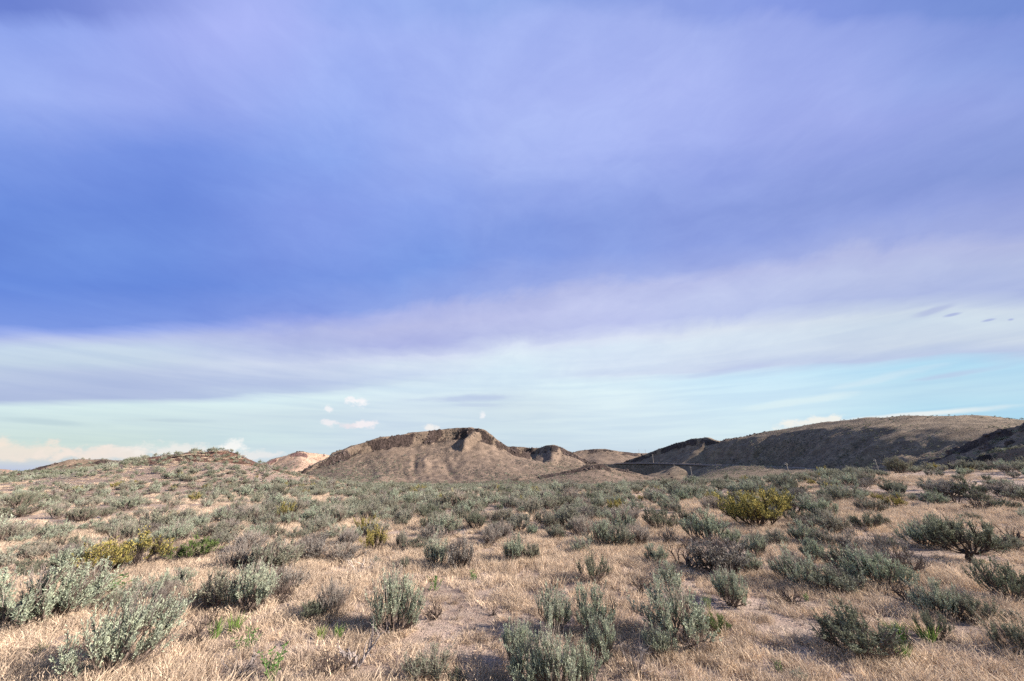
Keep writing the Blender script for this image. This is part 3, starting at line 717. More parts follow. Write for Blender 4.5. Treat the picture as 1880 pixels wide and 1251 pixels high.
# ------------------------------------------------------------------ the plants one by one: base pixel x, y, width, height, kind, label or None
P_ = [
 (45,1158,130,118,'L','huge silvery sagebrush cut by the left edge of the photo'), (118,1138,105,98,'L','tall silvery sagebrush just right of the huge one at the left edge'),
 (185,1052,80,46,'Y','darker left half of the yellow rabbitbrush clump at left'), (245,1044,100,52,'Y','bright mustard rabbitbrush, right half of the yellow clump at left'),
 (343,1030,85,34,'G','low rounded green shrub right of the mustard rabbitbrush'),
 (395,1118,72,68,'S','grey sagebrush, left one of the leaning pair above the charred stump'), (455,1120,78,76,'L','pale tall-shooted sagebrush, right one of the leaning pair above the charred stump'),
 (190,1098,66,28,'B','wide patch of bright green leaves behind the big foreground sagebrush'),
 (245,1108,64,46,'L','feathery pale sagebrush right of the bright green leaf patch'), (302,1108,46,34,'P','sparse grey sagebrush between the feathery one and the leaning pair'),
 (205,1130,60,40,'N','dark low sagebrush directly behind the big foreground sagebrush'),
 (212,1246,130,138,'L','big mint-silver sagebrush standing alone in the bottom left foreground'), (135,1256,44,30,'L','teal sagebrush sprig at the foot of the big bottom left sagebrush'),
 (365,1184,66,30,'D','charred dark stump lying beside two green grass tufts'), (393,1172,26,27,'U','dense green grass tuft touching the charred stump'), (428,1162,38,26,'U','wider green grass tuft just right of the one at the stump'),
 (453,1194,36,30,'B','pale green spindly weed below the two grass tufts by the stump'), (63,1206,24,16,'U','lone green tuft in dry grass at the far bottom left'),
 (388,1146,34,20,'D','thin hooked dead stem above the charred stump'), (312,1152,22,18,'D','tiny forked dead twig left of the charred stump'),
 (430,1050,62,50,'P','mauve-grey sagebrush with dark shadow to its left, behind the leaning pair'), (486,1050,60,54,'S',None), (20,1030,46,30,'L',None), (72,1027,46,28,'S',None), (52,1048,44,22,'N',None),
 (442,1242,95,34,'H','heap of bleached grey twigs left of the bright green bottom plant'), (505,1250,46,46,'B','bright green leafy plant at the bottom edge, left of centre'),
 (508,1046,86,50,'S','broad olive sagebrush above the dark dead tangle'), (466,1108,46,62,'L','narrow pale sagebrush beside the dark dead tangle'), (518,1090,60,46,'P','mauve twiggy sagebrush right of the narrow pale one'), (515,1108,52,24,'D','low dark dead tangle below the mauve twiggy sagebrush'),
 (562,1030,72,36,'P',None), (630,1032,72,30,'P','low brownish-mauve sagebrush just behind the white fallen branch'), (655,1052,66,22,'W','bleached white fallen branch lying on the dry grass'),
 (575,1142,42,36,'N','small dark sagebrush left of the sparse one, near two green tufts'), (606,1136,52,62,'P','sparse see-through sagebrush left of the upright central one'),
 (720,1162,78,100,'L','upright silver sagebrush standing alone left of the bottom centre'), (752,1152,32,32,'L','small sprig at the right foot of the upright silver sagebrush'),
 (800,1137,38,30,'D','bristly dark dead shrub right of the upright silver sagebrush'), (905,1130,18,14,'D','very small dark dead shrub between the bristly one and the paired sagebrushes'),
 (798,1084,24,18,'B','small green weed in pale grass above the bristly dead shrub'), (868,1066,22,15,'B','faint yellow-green weed right of the other weed in pale grass'),
 (588,1174,24,18,'U','left one of the two green tufts below the small dark sagebrush'), (620,1174,24,20,'U','right one of the two green tufts below the small dark sagebrush'),
 (655,1226,74,52,'F','forked dead branch rising from the grass at the bottom'), (600,1244,58,34,'D','dark rotten shrub left of the forked dead branch'),
 (780,1256,78,58,'S','rounded grey sagebrush cut by the bottom edge left of centre'), (840,1256,38,24,'N','small dark sprig right of the rounded one at the bottom edge'),
 (800,1042,48,56,'L','pale sagebrush, left half of the pair with a deep shadow'), (842,1050,46,60,'P','frosted mauve sagebrush, right half of the pair with a deep shadow'), (742,1050,18,26,'S','tiny upright sagebrush left of the pair with a deep shadow'),
 (945,1034,42,50,'L','squat silver sagebrush with two lobes, left lobe'), (976,1029,36,30,'S','squat silver sagebrush with two lobes, right lobe'),
 (1091,1070,52,50,'N','round dark-green sagebrush standing alone in pale grass above the centre pair'), (1230,1074,50,42,'L','pale sagebrush with an upright spray, above the big right-centre one'), (1180,1088,56,20,'D','low mauve dead mat left of the pale one with an upright spray'),
 (1328,1058,88,62,'P','broad mauve sagebrush right of the reddish dead shrub'), (1262,1042,74,56,'D','reddish-black dead shrub with many bare stems'), (1205,1036,42,36,'L',None),
 (1345,1112,62,60,'L','ball-shaped pale sagebrush above the bright green mat shrub'), (1250,1180,118,112,'L','large dense sagebrush right of centre with many leaning shoots'),
 (1301,1122,13,24,'U','slim bright green tuft touching the large dense sagebrush'), (1318,1164,44,28,'G','small green mat shrub at the foot of the large dense sagebrush'), (1212,1207,50,50,'L','low fan of silver shoots in front of the large dense sagebrush'),
 (1275,1194,62,24,'H','tangle of grey dead twigs under the large dense sagebrush'), (1012,1095,40,28,'D','dark wiry dead shrub peeking above the centre pair'),
 (1018,1168,68,84,'L','left one of the centre pair of tall silver sagebrushes'), (1092,1162,76,82,'L','right one of the centre pair of tall silver sagebrushes'), (1108,1218,52,74,'L','slender sagebrush between the centre pair and the bottom cluster'),
 (950,1230,60,76,'L','thin left shoot group of the bottom centre cluster'), (975,1270,76,96,'L','left bush of the bright bottom centre cluster'), (1022,1276,84,104,'L','middle and brightest bush of the bottom centre cluster'), (1072,1270,56,80,'L','right bush of the bright bottom centre cluster'),
 (1170,1236,70,42,'H','dark dead grass clump right of the bottom centre cluster'),
 (1465,1078,72,68,'L','pale leaning sagebrush, leftmost of the right-hand thicket'), (1497,1032,42,42,'L',None), (1560,1054,88,52,'N','dark green sagebrush in the middle of the right-hand thicket'), (1640,1058,92,62,'P','dark twiggy sagebrush, back right of the right-hand thicket'),
 (1540,1088,76,46,'S','low silvery sagebrush at the front of the right-hand thicket'), (1610,1080,82,64,'L','bright silver sagebrush at the front right of the thicket'),
 (1785,1034,92,82,'T','sagebrush on a bare black trunk like a tiny tree at right'), (1862,1108,84,78,'N','dark sagebrush cut by the right edge above the bottom right grass'),
 (1675,1112,62,34,'D','black spidery dead shrub left of the two-part green sagebrush'), (1730,1134,62,68,'L','left part of the two-part green sagebrush at lower right'), (1792,1142,62,46,'N','right part of the two-part green sagebrush at lower right'),
 (1455,1110,52,20,'D','sprawling black twigs beside a tiny green sprout'), (1480,1104,13,11,'B','tiny green sprout beside sprawling black twigs'),
 (1590,1204,128,78,'N','broad dark-silver sagebrush at lower right with two green tufts at its side'), (1652,1176,36,26,'U','upper lime tuft at the right side of the broad lower right sagebrush'), (1657,1212,34,26,'U','lower lime tuft at the right side of the broad lower right sagebrush'), (1705,1178,34,26,'U','lime tuft at the foot of the small teal sagebrush'),
 (1720,1174,42,50,'N','small teal sagebrush above the rightmost lime tuft'), (1672,1194,30,26,'D','black stump between the lime tufts'), (1880,1206,66,62,'N','dark sagebrush cut by the right edge, lowest one'), (1872,1150,50,26,'S',None),
 (1808,1042,14,10,'B','speck of green leaves below the tiny-tree sagebrush'), (1432,1234,18,13,'B','tiny green weed alone in the bottom right grass'), (1472,1256,34,20,'L','silver sprig at the bottom edge right of centre'),
 (1390,970,100,58,'Y','large golden rabbitbrush at right of centre'), (1445,948,74,42,'Y','dark olive rabbitbrush right of the large golden one'), (1500,952,60,42,'L',None), (1535,922,50,30,'S',None), (1565,918,50,28,'L',None), (1592,974,54,34,'N','compact green-grey sagebrush in front of the open pale grass'),
 (1598,942,50,28,'S','rounded sagebrush behind the compact green-grey one'), (1642,934,40,22,'Y','small yellow rabbitbrush behind the open pale grass'), (1645,906,40,22,'N',None), (1742,912,60,30,'P','big dark mauve sagebrush on the right rise, left half'), (1785,912,60,32,'N','big dark sagebrush on the right rise, right half'), (1720,930,40,26,'L',None), (1758,927,28,20,'D',None),
 (1800,938,52,24,'D','black-stemmed dead shrub left of a green sagebrush on the right rise'), (1842,936,48,20,'N',None), (1860,916,48,32,'P',None), (1785,958,36,17,'N','small green sagebrush alone in the open pale grass at right'), (1562,988,20,16,'P',None), (1392,1022,38,40,'L',None), (1480,998,50,42,'L',None), (1512,1004,40,32,'S',None),
 (1700,1005,60,46,'L',None), (1742,1008,70,54,'N',None), (1862,1000,42,28,'D','dead shrub with antler-like stems near the right edge'), (1448,978,26,14,'D',None), (1832,1014,48,24,'N',None), (1455,908,46,20,'N',None), (1410,918,36,18,'S',None),
 (1135,944,34,23,'Y','small round yellow-green rabbitbrush in the centre'), (1213,976,58,48,'N','round dark sagebrush left of the dome-shaped one'), (1300,998,68,60,'L','dome-shaped pale sagebrush in front of the large golden rabbitbrush'), (1242,942,22,18,'S',None),
 (1070,988,50,36,'P',None), (1068,1016,40,28,'L',None), (1110,1006,46,50,'L',None), (1142,1008,46,44,'S',None), (1172,1002,46,40,'P',None), (977,984,24,20,'L',None), (918,992,46,34,'P',None), (925,964,50,30,'S',None), (1000,964,40,28,'S',None), (1035,962,36,28,'L',None), (1075,958,34,26,'P',None),
 (1312,940,42,26,'P',None), (1342,928,36,20,'N',None), (1367,928,38,22,'Y','yellowish rabbitbrush just behind the large golden one'), (960,938,28,18,'S',None), (818,986,54,42,'L',None), (785,973,36,30,'N',None), (875,973,36,30,'N',None), (898,1004,36,36,'P',None),
 (687,1014,46,40,'Y','yellow-green rabbitbrush left of the centre in the middle distance'), (737,1008,26,32,'S',None), (768,1010,50,22,'N',None), (645,995,30,28,'L',None), (612,993,46,30,'L',None), (672,982,40,28,'Y','yellowish rabbitbrush behind the yellow-green one left of centre'), (622,950,30,25,'S',None), (565,961,36,25,'L',None), (465,993,42,28,'L',None), (502,990,36,24,'N',None), (500,958,32,25,'N',None), (525,955,36,28,'Y','dull olive rabbitbrush below the foot of the left hill'),
 (27,951,60,27,'N','wide dark-green sagebrush at the left edge below the left hill'), (105,953,40,28,'S',None), (150,959,46,28,'N',None), (165,976,42,22,'L',None), (75,986,32,25,'N',None), (102,989,46,30,'L',None), (33,979,40,22,'P',None), (8,990,28,24,'S',None), (35,1002,34,23,'L',None), (133,1010,36,28,'N',None), (156,1018,40,30,'L',None),
 (190,984,34,20,'S',None), (222,982,42,22,'L',None), (320,998,52,34,'L',None), (385,986,56,26,'S',None), (400,1004,44,26,'S',None), (408,958,42,28,'L',None), (450,954,36,25,'P',None), (308,965,34,20,'Y','small orange-tinged rabbitbrush in the left middle distance'), (295,1013,36,18,'P',None), (342,952,26,16,'S',None), (232,938,40,28,'L',None),
 (268,985,44,24,'P',None), (255,1005,40,22,'L',None), (360,968,40,22,'S',None), (120,1022,38,22,'P',None), (60,1012,36,20,'S',None), (545,995,38,26,'S',None), (580,1005,40,24,'P',None), (700,960,32,24,'L',None), (740,962,34,24,'S',None), (850,950,32,22,'L',None), (1020,990,38,26,'S',None), (1230,1000,34,26,'P',None), (1345,1002,40,30,'L',None), (1380,1052,40,36,'L',None), (1425,1000,38,26,'S',None), (1560,1010,44,30,'P',None), (1630,1008,40,24,'N',None),
]
rng = random.Random(12)
THINGS = []   # dict(px,py,w,h (m), pos, kind, label)
for (px, py, w, h, t, lab) in P_:
    p = hit(px, min(py, 1300))
    if p is None: continue
    _, _, dep = project(p[0], p[1], p[2] + .3)
    dep = float(dep)
    ww = w / F * dep; hh = h / F * dep / (.80 + .2)
    THINGS.append(dict(px=px, py=py, w=ww, h=hh, pos=p, t=t, lab=lab, pw=w, ph=h))
hx = np.array([t['pos'][0] for t in THINGS]); hy = np.array([t['pos'][1] for t in THINGS]); hw = np.array([t['w'] for t in THINGS])

# ------------------------------------------------------------------ scattered sagebrush over the plain and the slopes
def scatter(n, r0, r1, seed, amax=64):
    g = np.random.default_rng(seed)
    r = np.sqrt(g.uniform(r0 ** 2, r1 ** 2, n)); a = g.uniform(-R(amax), R(amax), n)
    return r * np.sin(a), r * np.cos(a), g
xs, ys, dd = [], [], []
for (r0, r1, dens, sd_) in [(5, 30, 2.2, 1), (30, 70, 1.25, 2), (70, 150, 1.5, 3), (150, 300, .30, 4), (300, 700, .17, 5)]:
    area = (r1 ** 2 - r0 ** 2) * R(64); x, y, g = scatter(int(area * dens), r0, r1, sd_)
    xs.append(x); ys.append(y)
x = np.concatenate(xs); y = np.concatenate(ys); z = height(x, y); r = np.hypot(x, y)
gq = np.random.default_rng(77)
px, py, dep = project(x, y, z)
clump = fbm(x, y, 9, 301, 3); clump2 = fbm(x, y, 60, 305, 3)
pk = np.clip(.62 + .9 * clump + .35 * clump2, 0, 1)
pk = np.where((r < 70), np.clip(.70 + .9 * clump, 0, 1), pk)
pk = pk * (1 - .65 * sst(940, 990, py)) * (1 - sst(985, 1020, py))
pk = np.where((px < 620) & (py > 900) & (py < 1015), np.clip(.50 + 1.0 * clump, 0, 1) * (1 - sst(990, 1020, py)), pk)
pk = np.where((py > 1000) & (py < 1150), .085, pk)
pk[(px < 520) & (py > 930)] *= 1.0
pk[(px > 1540) & (py > 925)] *= .15
pk[(px > 1600) & (py < 905) & (py > 870) & (r < 90)] *= .30
pk[(px > 1170) & (px < 1330) & (py > 922)] *= .1
# the rosy right flank of the near hill is thinly grown
flank = (px > 440) & (px < 600) & (py < 885) & (r < 130); pk[flank] *= .35
z0 = base_z(x, y); onhill = z > z0 + 2.5
pk = np.where(onhill & (r > 200), np.clip(.45 + 1.4 * clump2 + .4 * clump, .03, 1) * np.clip(1.25 - (z - z0) / 55, .25, 1), pk)
pk = np.where((r > 28) & (r < 160) & ~onhill, pk * np.clip(.62 + 1.3 * fbm(x, y, 22, 333, 3), .15, 1), pk)
pk = np.where(onhill & (r < 190) & (x < -10), np.clip(.80 + .9 * clump, .12, 1) * np.where(flank, .4, 1), pk)
keep = gq.random(len(x)) < pk
x, y, z, px, py, dep, r = [v[keep] for v in (x, y, z, px, py, dep, r)]
size = np.exp(gq.normal(0, .30, len(x))) * .66
size = np.where(py > 1005, size * .62, size)
size = np.where(r > 150, size * 1.15, size); size = np.where(r > 300, size * 1.25, size)
# thin: no overlap with the hand-placed plants
near = r < 60
ok = np.ones(len(x), bool)
for i in np.where(near)[0]:
    d = np.hypot(hx - x[i], hy - y[i]); 
    if (d < .45 * (hw + size[i])).any(): ok[i] = False
near_i = [i for i in np.where(near & ok)[0]]
near_i.sort(key=lambda i: r[i]); kept = []
for i in near_i:
    if any((x[i] - x[j]) ** 2 + (y[i] - y[j]) ** 2 < (.47 * (size[i] + size[j])) ** 2 for j in kept): ok[i] = False
    else: kept.append(i)
x, y, z, px, py, dep, r, size = [v[ok] for v in (x, y, z, px, py, dep, r, size)]
apx = size / dep * F
inframe = (px > 4) & (px < 1876) & (py < 1250)
order = np.argsort(-np.where(inframe, apx, 0))
n_hand = sum(1 for t in THINGS if CATS[t['t']][0] == 'sagebrush') - int((py > 1005).sum() * .5)
n_auto = max(0, 300 - n_hand)
# keep clear of the camera's very first row: the biggest n_auto become individuals
auto = order[:n_auto]; rest = order[n_auto:]
TT = ['S', 'S', 'L', 'S', 'N', 'P', 'S', 'L', 'S', 'L']
for i in auto:
    THINGS.append(dict(px=float(px[i]), py=float(py[i]), w=float(size[i]) * rng.uniform(1.0, 1.3), h=float(size[i]) * rng.uniform(.62, .95), pos=np.array((x[i], y[i], z[i])), t=rng.choice(TT if py[i] < 1005 else ['P', 'D', 'S', 'N', 'P', 'L']), lab=None, pw=float(apx[i]), ph=float(apx[i]) * .7))

# labels: what it looks like and which landmark it stands by
TONE = {'S': 'grey-green', 'L': 'pale silver', 'N': 'dark green', 'P': 'mauve-grey', 'D': 'dark'}
MARKS = [(245, 1020, 'mustard rabbitbrush'), (343, 1012, 'low green shrub'), (655, 1040, 'white fallen branch'), (1390, 940, 'large golden rabbitbrush'), (1135, 930, 'small round yellow-green rabbitbrush'), (1300, 965, 'dome-shaped sagebrush'),
         (1213, 950, 'round dark sagebrush'), (1262, 1020, 'reddish-black dead shrub'), (687, 995, 'yellow-green rabbitbrush'), (525, 940, 'dull olive rabbitbrush'), (308, 955, 'orange-tinged rabbitbrush'), (27, 938, 'wide dark sagebrush at the left edge'),
         (1592, 960, 'compact sagebrush before the open grass'), (1765, 895, 'big dark sagebrush on the right rise'), (1785, 990, 'tiny-tree sagebrush'), (945, 1010, 'squat two-lobed sagebrush'), (820, 1010, 'pair with a deep shadow'), (425, 870, "left hill's rocky peak"),
         (880, 880, "mesa's high right end"), (700, 880, "mesa's left shoulder"), (1095, 875, 'low rocky knoll'), (1240, 876, 'leftmost white pole'), (1447, 880, 'tilting pole before the shaded hill'), (1610, 880, 'rightmost tilting pole'), (1445, 930, 'dark olive rabbitbrush'),
         (1562, 1030, 'right-hand thicket'), (150, 880, 'small far mesa at left'), (560, 880, 'pink far hill'), (1020, 880, 'dark-capped far knob'), (1870, 1060, 'right edge of the photo'), (1642, 920, 'small yellow rabbitbrush')]
taken = {t['lab'] for t in THINGS if t['lab']}
def relation(dx, dy):
    hor = '' if abs(dx) < 14 else ('left' if dx < 0 else 'right')
    ver = '' if abs(dy) < 9 else ('behind' if dy < 0 else 'in front of')
    far_ = abs(dx) > 75
    if not hor and not ver: return 'right beside'
    if hor and not ver: return ('well ' if far_ else 'just ') + hor + ' of'
    if ver and not hor: return ('directly ' if ver == 'behind' else 'straight ') + ver
    return ('far ' if far_ else '') + (f'back {hor} of' if ver == 'behind' else f'front {hor} of')
ORD = ['', 'second ', 'third ', 'fourth ', 'fifth ', 'sixth ', 'seventh ', 'eighth ', 'ninth ', 'tenth ']
def low_label(t):
    tone = TONE[t['t']]; kind = 'dead shrub' if t['t'] == 'D' else 'sagebrush'
    ar = t['h'] / max(t['w'], .01); sz = 'small' if t['pw'] < 26 else ('mid-sized' if t['pw'] < 42 else 'large')
    shp = 'low ' if ar < .52 else ('upright ' if ar > .9 else 'rounded ' if ar > .68 else '')
    ms = sorted(MARKS, key=lambda m_: (m_[0] - t['px']) ** 2 + ((m_[1] - t['py']) * 2.0) ** 2)
    for m_ in ms[:4]:
        L = f"{sz} {shp}{tone} {kind} {relation(t['px'] - m_[0], t['py'] - m_[1] - 14)} the {m_[2]}"
        if L not in taken and len(L.split()) <= 16: return L
    m_ = ms[0]
    for o_ in ORD[1:]:
        L = f"{o_}nearest {sz} {shp}{tone} {kind} {relation(t['px'] - m_[0], t['py'] - m_[1] - 14)} the {m_[2]}"
        if L not in taken and len(L.split()) <= 16: return L
    return None
for t in sorted(THINGS, key=lambda t: -t['py']):
    if not t['lab']:
        t['lab'] = low_label(t) or 'small sagebrush in the middle distance of the plain'
        taken.add(t['lab'])

RNDV = {}
for i, t in enumerate(THINGS):
    nm, cat = CATS[t['t']]
    vs = [v for (k_, v) in K if k_ == t['t']]; v = vs[RNDV.get(t['t'], 0) % len(vs)]; RNDV[t['t']] = RNDV.get(t['t'], 0) + 1
    kd = K[(t['t'], v)]
    wide = {'U': 1.6, 'B': 1.1, 'D': 1.0, 'H': 1.0, 'F': .9, 'W': 1.2}.get(t['t'], 1.0)
    big = t['ph'] > 44
    sxy = t['w'] * (1.07 if big else 1.0); szz = t['h'] * (1.0 if t['t'] in 'YG' else .84)
    if t['t'] == 'W': szz = sxy * .34
    if t['t'] in 'UB': sxy = t['w'] / .8; szz = t['h'] / .85
    if t['t'] in 'UB': szz *= 1.25; sxy *= 1.2
    if t['t'] in 'DHFW': szz *= 1.5 if t['h'] < .5 else 1.15; sxy *= 1.15
    root = empty(nm, tuple(t['pos']), rng.uniform(0, 6.28), (sxy, sxy, szz))
    tag(root, t['lab'], cat, GROUPS.get(nm))
    for pn, me in kd.parts:
        if pn == 'flower_stalks' and t['pw'] < 24: continue
        o = bpy.data.objects.new(pn, me); col.objects.link(o); o.parent = root

# ------------------------------------------------------------------ instanced stuff
def stuff(name, label_cat, pts, rot, scl, ids, protos):
    c = bpy.data.collections.new(name + '_source')
    for i, (vf, mats, mi) in enumerate(protos):
        o = mesh_obj('%s_kind_%02d' % (name, i), vf[0], vf[1], mats, midx=mi, link=False); c.objects.link(o)
    me = bpy.data.meshes.new(name); pts = np.asarray(pts, np.float32); me.vertices.add(len(pts)); me.vertices.foreach_set('co', pts.ravel())
    for nm, ty, dat in (('rot', 'FLOAT_VECTOR', rot), ('scl', 'FLOAT_VECTOR', scl), ('pick', 'INT', ids)):
        a = me.attributes.new(nm, ty, 'POINT'); a.data.foreach_set('vector' if ty == 'FLOAT_VECTOR' else 'value', np.asarray(dat, np.int32 if ty == 'INT' else np.float32).ravel())
    ob = bpy.data.objects.new(name, me); col.objects.link(ob)
    ng = bpy.data.node_groups.new(name + '_nodes', 'GeometryNodeTree')
    ng.interface.new_socket('Geometry', in_out='INPUT', socket_type='NodeSocketGeometry'); ng.interface.new_socket('Geometry', in_out='OUTPUT', socket_type='NodeSocketGeometry')
    N = ng.nodes.new; gi, go = N('NodeGroupInput'), N('NodeGroupOutput')
    ip = N('GeometryNodeInstanceOnPoints'); ci = N('GeometryNodeCollectionInfo'); ci.inputs['Collection'].default_value = c
    ci.inputs['Separate Children'].default_value = True; ci.inputs['Reset Children'].default_value = True
    ip.inputs['Pick Instance'].default_value = True
    L = ng.links.new
    L(gi.outputs[0], ip.inputs['Points']); L(ci.outputs[0], ip.inputs['Instance'])
    for nm, ty, sock in (('rot', 'FLOAT_VECTOR', 'Rotation'), ('scl', 'FLOAT_VECTOR', 'Scale'), ('pick', 'INT', 'Instance Index')):
        a = N('GeometryNodeInputNamedAttribute'); a.data_type = ty; a.inputs['Name'].default_value = nm
        L(a.outputs['Attribute'], ip.inputs[sock])
    L(ip.outputs[0], go.inputs[0])
    md = ob.modifiers.new('scatter', 'NODES'); md.node_group = ng
    tag(ob, label_cat[0], label_cat[1], kind='stuff')
    return ob
def merge(*gm):
    v, f_, mi, mats = [], [], [], []
    for k_, (g, mt) in enumerate(gm):
        b0 = len(v); v += [tuple(p) for p in g.v]; f_ += [tuple(i + b0 for i in q_) for q_ in g.f]; mi += [k_] * len(g.f); mats.append(mt)
    return ((v, f_), mats, mi)
# farther sagebrush: mid detail then low detail
mids = []
for i, (mt, lf) in enumerate([('sage', 1.0), ('sage', 1.0), ('sage_light', 1.0), ('sage', .9), ('sage_dark', 1.0), ('sage_mauve', .6), ('rabbit', 1.1)]):
    w_, f_, s_ = sage_mesh(600 + i, 4, 8, 12, 1.7, 4, 1.0, lf); mids.append(merge((w_, MT['bark']), (f_, MT[mt]), (s_, MT['stalk'])))
lows = []
for i, mt in enumerate(['sage', 'sage_dark', 'sage', 'sage_mauve', 'sage_light']):
    w_, f_, s_ = sage_mesh(640 + i, 2, 5, 9, 3.6, 0, 1.0, 1.0)
    w2 = Geo(); lows.append(merge((f_, MT[mt])))
pick_m = gq.choice(7, len(x), p=[.22, .2, .2, .17, .12, .055, .035]); pick_l = gq.choice(5, len(x), p=[.22, .42, .18, .14, .04])
rz = gq.uniform(0, 6.28, len(x)); zero = np.zeros(len(x)); hh_ = gq.uniform(.6, .88, len(x))
S3 = np.stack([size * 1.0, size * 1.0, size * hh_], -1); R3 = np.stack([zero, zero, rz], -1); P3 = np.stack([x, y, z], -1)
rm = np.zeros(len(x), bool); rm[rest] = True
a_ = rm & (r < 75); b_2 = rm & (r >= 75)
stuff('distant_sagebrush', ('mass of small grey-green sagebrush covering the plain beyond the single bushes', 'sagebrush'), P3[a_], R3[a_], S3[a_], pick_m[a_], mids)
stuff('hillside_sagebrush', ('tiny dark dots of sagebrush speckling the far flat and hillsides', 'sagebrush'), P3[b_2], R3[b_2], S3[b_2], pick_l[b_2], lows)
print('bushes', len(THINGS), a_.sum(), b_2.sum(), 'hand sage', n_hand)

# dry grass
gp = [merge((grass_patch(700 + i), MT['straw'])) for i in range(6)]
lit = [merge((dead_mesh(740 + i, 9, 80, .12, .1, 2, .014), MT['litter'])) for i in range(4)]  # dark twig litter that also stands in for shaded specks in the grass
def field(bands, seed):
    X_, Y_, S_ = [], [], []
    for j, (r0, r1, dens, s_) in enumerate(bands):
        area = (r1 ** 2 - r0 ** 2) * R(66); xx, yy, g = scatter(int(area * dens), r0, r1, seed + j, 66)
        X_.append(xx); Y_.append(yy); S_.append(g.uniform(.7, 1.25, len(xx)) * s_)
    return np.concatenate(X_), np.concatenate(Y_), np.concatenate(S_), np.random.default_rng(seed + 50)
gx_, gy_, gs, g = field([(1.5, 7, 34, 1.0), (7, 14, 20, 1.15), (14, 28, 9, 1.5), (28, 60, 3.2, 2.0), (60, 110, .9, 2.8)], 900)
patch = fbm(gx_, gy_, 3.2, 401, 4); bare = fbm(gx_, gy_, 14, 411, 3); rr_ = np.hypot(gx_, gy_)
pkg = np.where(rr_ < 7, np.clip(.80 + 1.3 * patch + .6 * bare, .15, 1), np.clip(.60 + 1.7 * patch + .9 * bare, .05, 1)) * np.where(rr_ > 14, .8, 1)
kp = g.random(len(gx_)) < pkg
for t in THINGS:
    if t['t'] in 'DHFWUB' and np.hypot(t['pos'][0], t['pos'][1]) < 30:
        dd_ = np.hypot(gx_ - t['pos'][0], gy_ - t['pos'][1]); kp &= ~((dd_ < .50 * t['w'] + .10) & (g.random(len(gx_)) < .8))
gx_, gy_, gs, patch, bare = [v[kp] for v in (gx_, gy_, gs, patch, bare)]
gz_ = height(gx_, gy_); n = len(gx_)
hgt = np.minimum(gs, 1.3) * np.clip(.95 + .8 * patch + .4 * bare, .4, 1.7)
stuff('dry_grass', ('straw-coloured dry cheatgrass covering the open ground', 'dry grass'), np.stack([gx_, gy_, gz_], -1), np.stack([np.zeros(n), np.zeros(n), g.uniform(0, 6.28, n)], -1), np.stack([gs, gs, hgt], -1), g.integers(0, 6, n), gp)
lx, ly, ls, g = field([(1.5, 8, 11, .22), (8, 20, 5, .30), (20, 50, 1.4, .5)], 950)
lp = fbm(lx, ly, 2.4, 431, 3); kp = g.random(len(lx)) < np.clip(.42 - 1.6 * lp, .05, 1); lx, ly, ls = [v[kp] for v in (lx, ly, ls)]
# dead twigs also gather under each bush
ux, uy, us = [], [], []
for t in THINGS:
    if np.hypot(t['pos'][0], t['pos'][1]) < 16 and t['w'] > .25:
        for _ in range(int(3 + t['w'] * 6)):
            a = rng.uniform(0, 6.28); q_ = t['w'] * .5 * rng.uniform(.2, 1.15); ux.append(t['pos'][0] + math.cos(a) * q_); uy.append(t['pos'][1] + math.sin(a) * q_); us.append(rng.uniform(.16, .32))
lx = np.concatenate([lx, ux]); ly = np.concatenate([ly, uy]); ls = np.concatenate([ls, us]); n = len(lx)
stuff('twigs_and_shade_specks', ('dark dry twigs and old stalks, also standing in for shaded specks of grass', 'twig litter'), np.stack([lx, ly, height(lx, ly)], -1), np.stack([np.zeros(n), np.zeros(n), g.uniform(0, 6.28, n)], -1), np.stack([ls, ls, ls * .55], -1), g.integers(0, 4, n), lit)

def pebble_geo(seed):
    g_, mats_, mi_ = rock_geo(seed); return (g_, [MT['pebble']], mi_)
# boulders on the rims
def rock_geo(seed):
    import bmesh
    bm = bmesh.new(); bmesh.ops.create_icosphere(bm, subdivisions=2, radius=.5); rr = random.Random(seed)
    dirs = [rvec(rr).normalized() for _ in range(9)]; cut = [rr.uniform(.28, .42) for _ in dirs]
    for v in bm.verts:
        for d, c_ in zip(dirs, cut):
            k_ = v.co.dot(d)
            if k_ > c_: v.co -= d * (k_ - c_)
        v.co += rvec(rr, .012)
    vs = [tuple(v.co) for v in bm.verts]; fs = [tuple(v.index for v in f_.verts) for f_ in bm.faces]; bm.free()
    return ((vs, fs), [MT['rock']], [0] * len(fs))
rocks = [rock_geo(i) for i in range(5)]
qx, qy, qg = scatter(15000, 2.0, 22, 977, 66); qk = qg.random(len(qx)) < np.clip(.45 - 1.2 * fbm(qx, qy, 3.2, 401, 4), .05, 1) * np.clip(9 / np.hypot(qx, qy), 0, 1); qx, qy = qx[qk], qy[qk]; n = len(qx)
qs = .012 * np.exp(qg.normal(0, .55, n)) * 1.4
stuff('pebbles', ('small reddish-brown stones lying on the bare soil between the grass', 'pebbles'), np.stack([qx, qy, height(qx, qy)], -1), qg.uniform(0, 6.28, (n, 3)), np.stack([qs * 1.3, qs, qs * .7], -1), qg.integers(0, 3, n), [pebble_geo(60 + i) for i in range(3)])
bx_, by_, bz_, bs_ = [], [], [], []
gr = np.random.default_rng(31)
